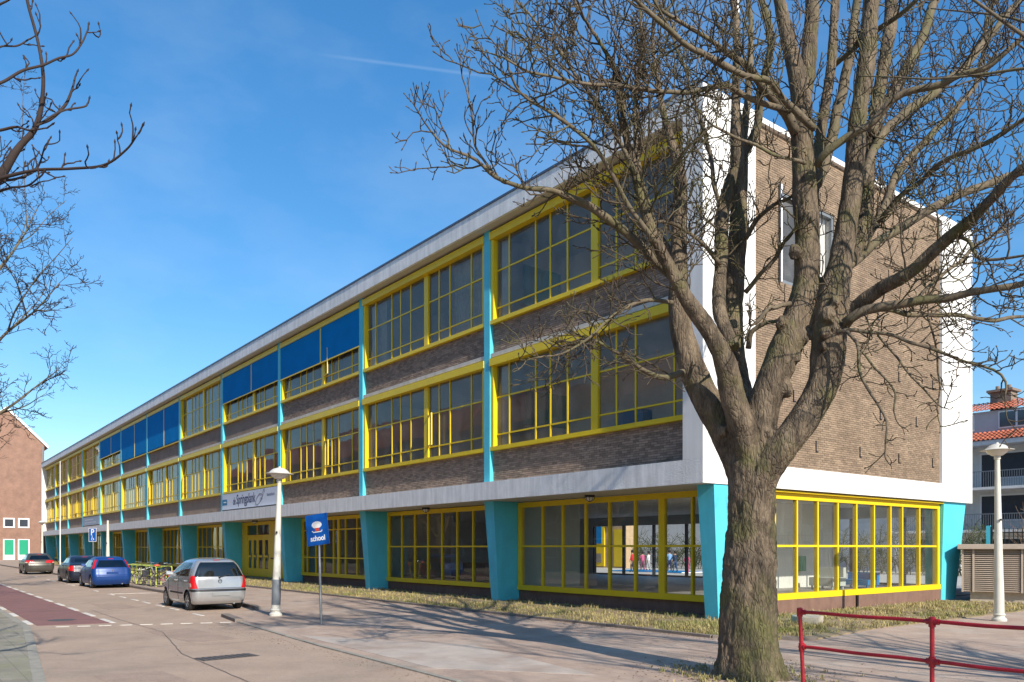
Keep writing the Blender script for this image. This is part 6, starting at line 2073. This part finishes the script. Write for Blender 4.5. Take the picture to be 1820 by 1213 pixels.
rf = MB().box(hx0, hx1, 1.0, 8.5, 8.361, 8.45).build('roof', tile, hs_)
t1 = tiles(-0.3, 8.36, 1.25, 9.05, hx0, 12, rf); t1['kind'] = 'stuff'
dm = MB().box(hx0, hx1, 1.3, 6.5, 8.452, 10.35).build('dormer', mat('dormer_boarding', (0.45, 0.46, 0.47), 0.7, var=0.05), hs_)
t2 = tiles(1.0, 10.36, 3.0, 11.15, hx0, 12, rf); t2['kind'] = 'stuff'
for k in range(6):
    x = hx0 + 1.6 + k * 4.4
    f = MB().box(x, x + 3.0, 1.22, 1.298, 9.2, 10.25).build('window', M['signwhite'], dm)
    MB().box(x + 0.08, x + 0.95, 1.19, 1.219, 9.28, 10.17).box(x + 1.08, x + 2.92, 1.19, 1.219, 9.28, 10.17).build('pane', M['houseglass'], f)
ch = MB().box(0, 0, 0, 0, 0, 0)
chb = brick_mat('chimney_brick', (0.20, 0.14, 0.11), (0.26, 0.19, 0.14), (0.2, 0.18, 0.15))
for x in (-8.4, 6.0):
    MB().box(x - 0.6, x + 0.6, 2.6, 3.6, 10.3, 11.7).box(x - 0.75, x + 0.75, 2.4, 3.8, 11.701, 11.85).lathe([(0.14, 11.851), (0.12, 12.15), (0.10, 12.15)], 10, x - 0.35, 3.1).lathe([(0.14, 11.851), (0.12, 12.15), (0.10, 12.15)], 10, x + 0.3, 3.1).build('chimney', chb, rf)
hs_.location = (0, HY, 0)

# ------------------------------------------------------------------ brick building with gable at the far left
gb = empty('brick_house', (-125, -3, 0))
gx = 0.0
salmon = brick_mat('salmon_brickwork', (0.27, 0.145, 0.10), (0.31, 0.172, 0.12), (0.27, 0.195, 0.15), axis='YZ')
# gable wall faces +X
wl_ = MB()
wl_.add([(0, -5, 0), (0, 5, 0), (0, 5, 17.2), (0, 0.2, 22.0), (0, -5, 17.0), (-14, -5, 0), (-14, 5, 0), (-14, 5, 17.2), (-14, 0.2, 22.0), (-14, -5, 17.0)],
        [(0, 1, 2, 3, 4), (9, 8, 7, 6, 5), (1, 6, 7, 2), (0, 4, 9, 5), (2, 7, 8, 3), (3, 8, 9, 4)])
wl_.build('wall', salmon, gb)
MB().add([(0.25, 5.5, 16.75), (0.25, 0.2, 22.1), (0.25, 0.2, 22.55), (0.25, 5.5, 17.2), (-14, 5.5, 16.75), (-14, 0.2, 22.1), (-14, 0.2, 22.55), (-14, 5.5, 17.2)],
         [(0, 3, 2, 1), (3, 7, 6, 2), (0, 4, 7, 3), (0, 1, 5, 4)]).build('roof', M['signwhite'], gb)
MB().add([(0.25, -5.5, 16.6), (0.25, 0.2, 22.1), (0.25, 0.2, 22.55), (0.25, -5.5, 17.1), (-14, -5.5, 16.6), (-14, 0.2, 22.1), (-14, 0.2, 22.55), (-14, -5.5, 17.1)],
         [(0, 1, 2, 3), (3, 2, 6, 7), (0, 3, 7, 4), (0, 4, 5, 1)]).build('roof', M['signwhite'], gb)
for yy in (0.5, 2.35, -1.4):
    f = MB().box(0.0, 0.09, yy - 0.72, yy + 0.72, 4.75, 6.2).build('window', M['signwhite'], gb)
    MB().box(0.091, 0.1, yy - 0.52, yy + 0.52, 4.95, 6.0).build('pane', M['houseglass'], f)
    f = MB().box(0.0, 0.09, yy - 0.74, yy + 0.74, 0.05, 3.1).build('door', M['signwhite'], gb)
    MB().box(0.091, 0.12, yy - 0.58, yy + 0.58, 0.8, 3.0).build('door_panel', M['green'], f)
MB().tube([(0.1, 4.8, 0), (0.1, 4.8, 17)], 0.08, 8).build('downpipe', M['greymetal'], gb)
MB().box(-0.5, 0.2, 4.9, 5.8, 0.0, 7.6).build('side_porch', mat('dark_brown_boards', (0.07, 0.045, 0.035), 0.8), gb)
gb.location = (-125, -2.9, PZ)
tag(gb, 'tall salmon brick building with white-edged gable and green doors at the left', 'building')

# ------------------------------------------------------------------ playground behind the hall
struct(MB().box(-70, -1, 15.2, 36.5, 0.055, 0.28).build('playground', mat('pale_paving', (0.46, 0.44, 0.40), 0.9, var=0.1, vscale=1.5)))
an_ = empty('playground_annex', (-33, 29, 0.28))
MB().box(-14, 2.3, 0, 0.8, 0, 4.2).build('wall', mat('ochre_render', (0.50, 0.36, 0.22), 0.8, var=0.1), an_)
MB().box(-2.0, 0.0, -0.12, -0.002, 0.1, 3.6).build('yellow_panel', M['yellow'], an_)
MB().box(1.1, 2.1, -0.12, -0.002, 0.1, 3.0).build('yellow_panel', M['yellow'], an_)
MB().box(-1.4, -0.25, -0.16, -0.121, 1.9, 3.4).build('blue_panel', M['blind'], an_)
MB().box(-1.2, -0.3, -0.16, -0.121, 0.4, 1.1).build('vent', M['greymetal'], an_)
MB().box(-14.2, 2.5, -0.3, 1.0, 4.201, 4.4).build('roof', M['flash'], an_)
tag(an_, 'ochre playground building with yellow and blue panels, seen through the hall', 'building')
bw = empty('brick_shed', (-39.0, 24.0, 0.28))
MB().box(-2.6, 2.6, 0, 2, 0, 3.4).build('wall', salmon, bw)
MB().box(-2.8, -2.3, -0.12, -0.002, 0, 3.6).box(2.3, 2.8, -0.12, -0.002, 0, 3.6).box(-2.299, 2.299, -0.12, -0.002, 3.0, 3.6).build('turquoise_frame', M['teal'], bw)
MB().box(-2.9, 2.9, -0.2, 2.2, 3.601, 3.75).build('roof', M['yellow'], bw)
tag(bw, 'small brick shed with turquoise frame seen through the hall windows', 'shed')
hd = Twigs(random.Random(3))
for k in range(190):
    x_, y_ = random.uniform(-36, -5), random.uniform(30.5, 34)
    hd.grow((x_, y_, 0.28), (random.gauss(0, .3), random.gauss(0, .3), 1), random.uniform(1.6, 3.4), 0.03, 1, 0.25, 0.05, 0.9, 2)
hm = hd.mesh('hedge', mat('hedge_green', (0.05, 0.065, 0.025), 0.9, var=0.3))
o = link('hedge', hm)
o['kind'] = 'stuff'
tag(o, 'dark scrubby hedge at the back of the playground', 'hedge')
mt_ = empty('play_mat', (-23.2, 24.3, 0.281))
MB().box(-3.2, 3.2, -1.5, 1.5, 0, 0.05).build('mat', M['blind'], mt_, bevel=0.02)
MB().box(-3.25, -3.201, -1.5, 1.5, 0, 0.06).box(3.201, 3.25, -1.5, 1.5, 0, 0.06).build('edge', M['signwhite'], mt_)
tag(mt_, 'blue play mat on the playground under the children', 'mat')

SKIN = mat('skin', (0.45, 0.27, 0.19), 0.6, var=0.05)
HAIR = mat('dark_hair', (0.02, 0.013, 0.01), 0.6, var=0.2)


def person(loc, rz, h, top, leg, label, pose):
    """one continuous skinned body; clothes by zone, hair as a child"""
    hh = h / 1.4
    J = {'pel': (0, 0, .70), 'wai': (0, 0, .84), 'che': (0.01, 0, 1.02), 'nec': (0.015, 0, 1.13), 'hea': (0.03, 0, 1.21), 'hed': (0.03, 0, 1.31)}
    arm, stride = pose
    E_ = [('pel', 'wai'), ('wai', 'che'), ('che', 'nec'), ('nec', 'hea'), ('hea', 'hed')]
    rad = {'pel': .105, 'wai': .092, 'che': .105, 'nec': .042, 'hea': .082, 'hed': .078}
    for sd, n_ in ((1, 'l'), (-1, 'r')):
        a = arm[0] if sd > 0 else arm[1]
        sx = stride * sd
        J['sh' + n_] = (0.0, .135 * sd, 1.06); rad['sh' + n_] = .048
        J['el' + n_] = (.20 * math.sin(a) * .6, .175 * sd, 1.06 - .21 * math.cos(a)); rad['el' + n_] = .036
        J['wr' + n_] = (.42 * math.sin(a) * .8, .17 * sd, 1.06 - .40 * math.cos(a) + .02); rad['wr' + n_] = .026
        J['ha' + n_] = (.50 * math.sin(a) * .8, .165 * sd, 1.06 - .48 * math.cos(a) + .02); rad['ha' + n_] = .030
        J['hi' + n_] = (0, .065 * sd, .64); rad['hi' + n_] = .078
        J['kn' + n_] = (sx * .5 + .03, .075 * sd, .37); rad['kn' + n_] = .056
        J['an' + n_] = (sx * .9 - .02, .08 * sd, .07); rad['an' + n_] = .040
        J['to' + n_] = (sx * .9 + .11, .085 * sd, .035); rad['to' + n_] = .034
        E_ += [('che', 'sh' + n_), ('sh' + n_, 'el' + n_), ('el' + n_, 'wr' + n_), ('wr' + n_, 'ha' + n_), ('pel', 'hi' + n_), ('hi' + n_, 'kn' + n_), ('kn' + n_, 'an' + n_), ('an' + n_, 'to' + n_)]
    ks = list(J)
    me = bpy.data.meshes.new('tmp')
    me.from_pydata([J[k] for k in ks], [(ks.index(a), ks.index(b)) for a, b in E_], [])
    o = bpy.data.objects.new('tmp', me); col.objects.link(o)
    o.modifiers.new('skin', 'SKIN')
    for i, k in enumerate(ks):
        me.skin_vertices[0].data[i].radius = (rad[k], rad[k])
        me.skin_vertices[0].data[i].use_root = (k == 'pel')
    ss = o.modifiers.new('sub', 'SUBSURF'); ss.levels = 2; ss.render_levels = 2
    bm2 = bpy.data.meshes.new_from_object(o.evaluated_get(bpy.context.evaluated_depsgraph_get()))
    bpy.data.objects.remove(o)
    bm2.name = 'person'
    bm2.transform(Matrix.Scale(hh, 4))
    for q in (SKIN, top, leg, M['black']): bm2.materials.append(q)
    for pg in bm2.polygons:
        z = pg.center.z / hh
        hand = abs(pg.center.y / hh) > 0.12 and z < 0.74 and z > 0.5
        pg.material_index = 3 if z < .075 else (0 if hand else (2 if z < .72 else (1 if z < 1.11 else 0)))
        pg.use_smooth = True
    e = link('person', bm2, None, loc, (0, 0, rz))
    hb = bmesh.new(); bmesh.ops.create_icosphere(hb, subdivisions=3, radius=0.105 * hh)
    for v in hb.verts:
        v.co.x = v.co.x * 0.98 - 0.018 * hh; v.co.z = v.co.z * 1.02 + 1.30 * hh
    bmesh.ops.delete(hb, geom=[v for v in hb.verts if v.co.z < 1.255 * hh and v.co.x > -0.02 * hh], context='VERTS')
    hm_ = bpy.data.meshes.new('hair'); hb.to_mesh(hm_); hb.free(); hm_.materials.append(HAIR); hm_.shade_smooth()
    link('hair', hm_, e)
    tag(e, label, 'person', 'children on the playground')
    return e


def cloth(n_, c): return mat(n_, c, 0.85, var=0.1)


for (px, dd, h, top, leg, lab, pose, rz) in (
        (1124, 51, 1.45, cloth('red_coat', (0.50, 0.02, 0.03)), cloth('dark_trousers', (.03, .03, .04)), 'person in a long red coat seen through the hall windows', ((.3, .1), .06), 200),
        (1142, 53, 1.3, cloth('pink_jacket', (0.5, .10, .2)), cloth('plum_leggings', (.25, .04, .12)), 'child in pink and plum clothes beside the red coat', ((.5, .2), .1), 160),
        (1153, 54, 1.3, cloth('white_coat', (0.65, .65, .65)), cloth('pale_trousers', (.45, .45, .45)), 'child in white clothes on the pale playground', ((.2, .4), .08), 190),
        (1190, 52, 1.4, cloth('light_blue_shirt', (0.18, .35, .6)), cloth('navy_jeans', (.02, .03, .08)), 'person in a light blue top and dark trousers near the play mat', ((.4, .1), .1), 150),
        (1200, 50, 1.35, cloth('navy_coat', (0.015, .03, .07)), cloth('blue_jeans', (.03, .06, .14)), 'child in a dark navy coat before the light blue top', ((.8, .6), .12), 170),
        (1221, 48, 1.25, cloth('hot_pink_top', (0.65, .06, .2)), cloth('hot_pink_trousers', (.6, .08, .22)), 'child in bright pink running on the blue mat', ((1.0, -.6), .22), 130)):
    p = W(px, 1000, dd)
    person((p[0], p[1], 0.285 if abs(p[0] + 23.2) > 3.3 or abs(p[1] - 24.3) > 1.6 else 0.333), R(rz), h, top, leg, lab, pose)

# ------------------------------------------------------------------ houses across the road (they show in the window glass)
ohw = brick_mat('red_house_brickwork', (0.22, 0.085, 0.055), (0.27, 0.11, 0.07), (0.22, 0.17, 0.14))
owall = MB().box(-11, 11, -8, 0, 0, 12.5).mesh('wall', ohw)
orf = MB().add([(-11.2, 0.3, 12.5), (11.2, 0.3, 12.5), (11.2, -4, 16.0), (-11.2, -4, 16.0), (-11.2, -8.3, 12.5), (11.2, -8.3, 12.5)], [(0, 1, 2, 3), (3, 2, 5, 4), (0, 3, 4), (1, 5, 2), (0, 4, 5, 1)]).mesh('roof', tile)
owf = MB().box(-0.75, 0.75, 0, 0.05, 0, 1.7).mesh('window', M['signwhite'])
owp = MB().box(-0.65, 0.65, 0.051, 0.06, 0.1, 1.6).mesh('pane', M['houseglass'])
odr = MB().box(-0.5, 0.5, 0.0, 0.06, 0, 2.2).mesh('door', M['green'])
for k, xx in enumerate((-104, -81, -58, -35, -12)):
    e = empty('brick_house', (xx, -24.5, PZ))
    link('wall', owall, e); link('roof', orf, e)
    for i in range(7):
        for z in (0.9, 3.9, 6.9, 9.9):
            if i == 3 and z < 1:
                link('door', odr, e, (-9 + 3 * i, 0.001, 0.02)); continue
            f = link('window', owf, e, (-9 + 3 * i, 0.001, z))
            link('pane', owp, f)
    tag(e, 'red brick house across the road, %s' % ('the farthest of its row', 'the second farthest of its row', 'in the middle of its row', 'the second nearest of its row', 'the nearest of its row')[k], 'house', 'brick houses across the road')

# ------------------------------------------------------------------ litter and repairs on the ground
rgl = random.Random(41)
V, F = [], []
def bit(x, y, z, r):
    a = rgl.uniform(0, 6.28)
    o = len(V)
    for k in range(4):
        q = a + k * 1.57 + rgl.uniform(-.4, .4)
        V.append((x + r * math.cos(q) * rgl.uniform(.6, 1.3), y + r * math.sin(q) * rgl.uniform(.6, 1.3), z + rgl.uniform(0, r * 0.5)))
    V.append((x, y, z + r * rgl.uniform(0.4, 0.9)))
    F.extend([(o, o + 1, o + 4), (o + 1, o + 2, o + 4), (o + 2, o + 3, o + 4), (o + 3, o, o + 4)])
for k in range(5200):
    t = rgl.random()
    if t < 0.35: bit(3.0 - 42 * rgl.random() ** 1.5, -2.52 - abs(rgl.gauss(0, 0.16)), PZ, rgl.uniform(0.006, 0.02))
    elif t < 0.6:
        a, r = rgl.uniform(0, 6.28), abs(rgl.gauss(0.5, 0.7)) + 0.3
        bit(5.6 + r * math.cos(a), -6.0 + r * math.sin(a), PZ, rgl.uniform(0.005, 0.022))
    elif t < 0.75: bit(rgl.uniform(-40, -8), -6.93 - abs(rgl.gauss(0, 0.06)), 0.001, rgl.uniform(0.006, 0.02))
    elif t < 0.88: bit(rgl.uniform(-7, 8), -9.4 - abs(rgl.gauss(0, 0.25)), 0.001, rgl.uniform(0.005, 0.016))
    else: bit(rgl.uniform(-10, 10), rgl.uniform(-12, -3), PZ if False else 0.023, rgl.uniform(0.004, 0.014))
me = bpy.data.meshes.new('leaf_litter'); me.from_pydata(V, [], F)
me.materials.append(mat('leaf_litter', (0.17, 0.115, 0.07), 0.9, var=0.3, island=0.5))
o = link('leaf_litter', me); o['kind'] = 'stuff'
tag(o, 'scattered dry leaf bits and grit on the pavement', 'litter')
# asphalt seams and patches
struct(MB().prism([(-6.5, -10.2), (-3.6, -10.05), (-3.5, -11.0), (-6.4, -11.2)], 0.0003, 0.0042).prism([(-16.5, -9.6), (-13.5, -9.6), (-13.5, -10.5), (-16.5, -10.5)], 0.0003, 0.0042).prism([(-0.2, -12.4), (2.6, -12.2), (2.5, -13.1), (-0.3, -13.3)], 0.0003, 0.0042)
       .build('road_patch', mat('asphalt_patch', (0.36, 0.262, 0.20), 0.9, var=0.12, vscale=2.5, bump=0.6, bscale=100, speck=0.2, stain=0.2)))
sm_ = MB()
for pts in ([(-14, -10.95), (-10, -11.0), (-6, -10.92), (-2, -11.6), (3, -11.75), (8, -11.9)], [(-3.2, -9.3), (-3.0, -10.6), (-3.4, -11.8), (-3.1, -13.3)], [(3.6, -9.5), (3.9, -10.8), (3.7, -12.2), (4.2, -14.6)]):
    for (ax, ay), (bx_, by_) in zip(pts[:-1], pts[1:]):
        n = 14
        prev = None
        for i in range(n + 1):
            t = i / n
            x_, y_ = ax + (bx_ - ax) * t, ay + (by_ - ay) * t
            w_ = 0.018 * mnoise.noise((x_ * 3, y_ * 3, 1))
            p_ = (x_ + w_ * 1.5, y_ + w_)
            if prev:
                dx, dy = p_[0] - prev[0], p_[1] - prev[1]
                q = math.hypot(dx, dy) or 1
                k_ = 0.007
                nx_, ny_ = -dy / q * k_, dx / q * k_
                sm_.add([(prev[0] - nx_, prev[1] - ny_, 0.0062), (p_[0] - nx_, p_[1] - ny_, 0.0062), (p_[0] + nx_, p_[1] + ny_, 0.0062), (prev[0] + nx_, prev[1] + ny_, 0.0062)], [(0, 1, 2, 3)])
            prev = p_
struct(sm_.build('road_seam', mat('bitumen_seam', (0.10, 0.08, 0.07), 0.7, var=0.2)))
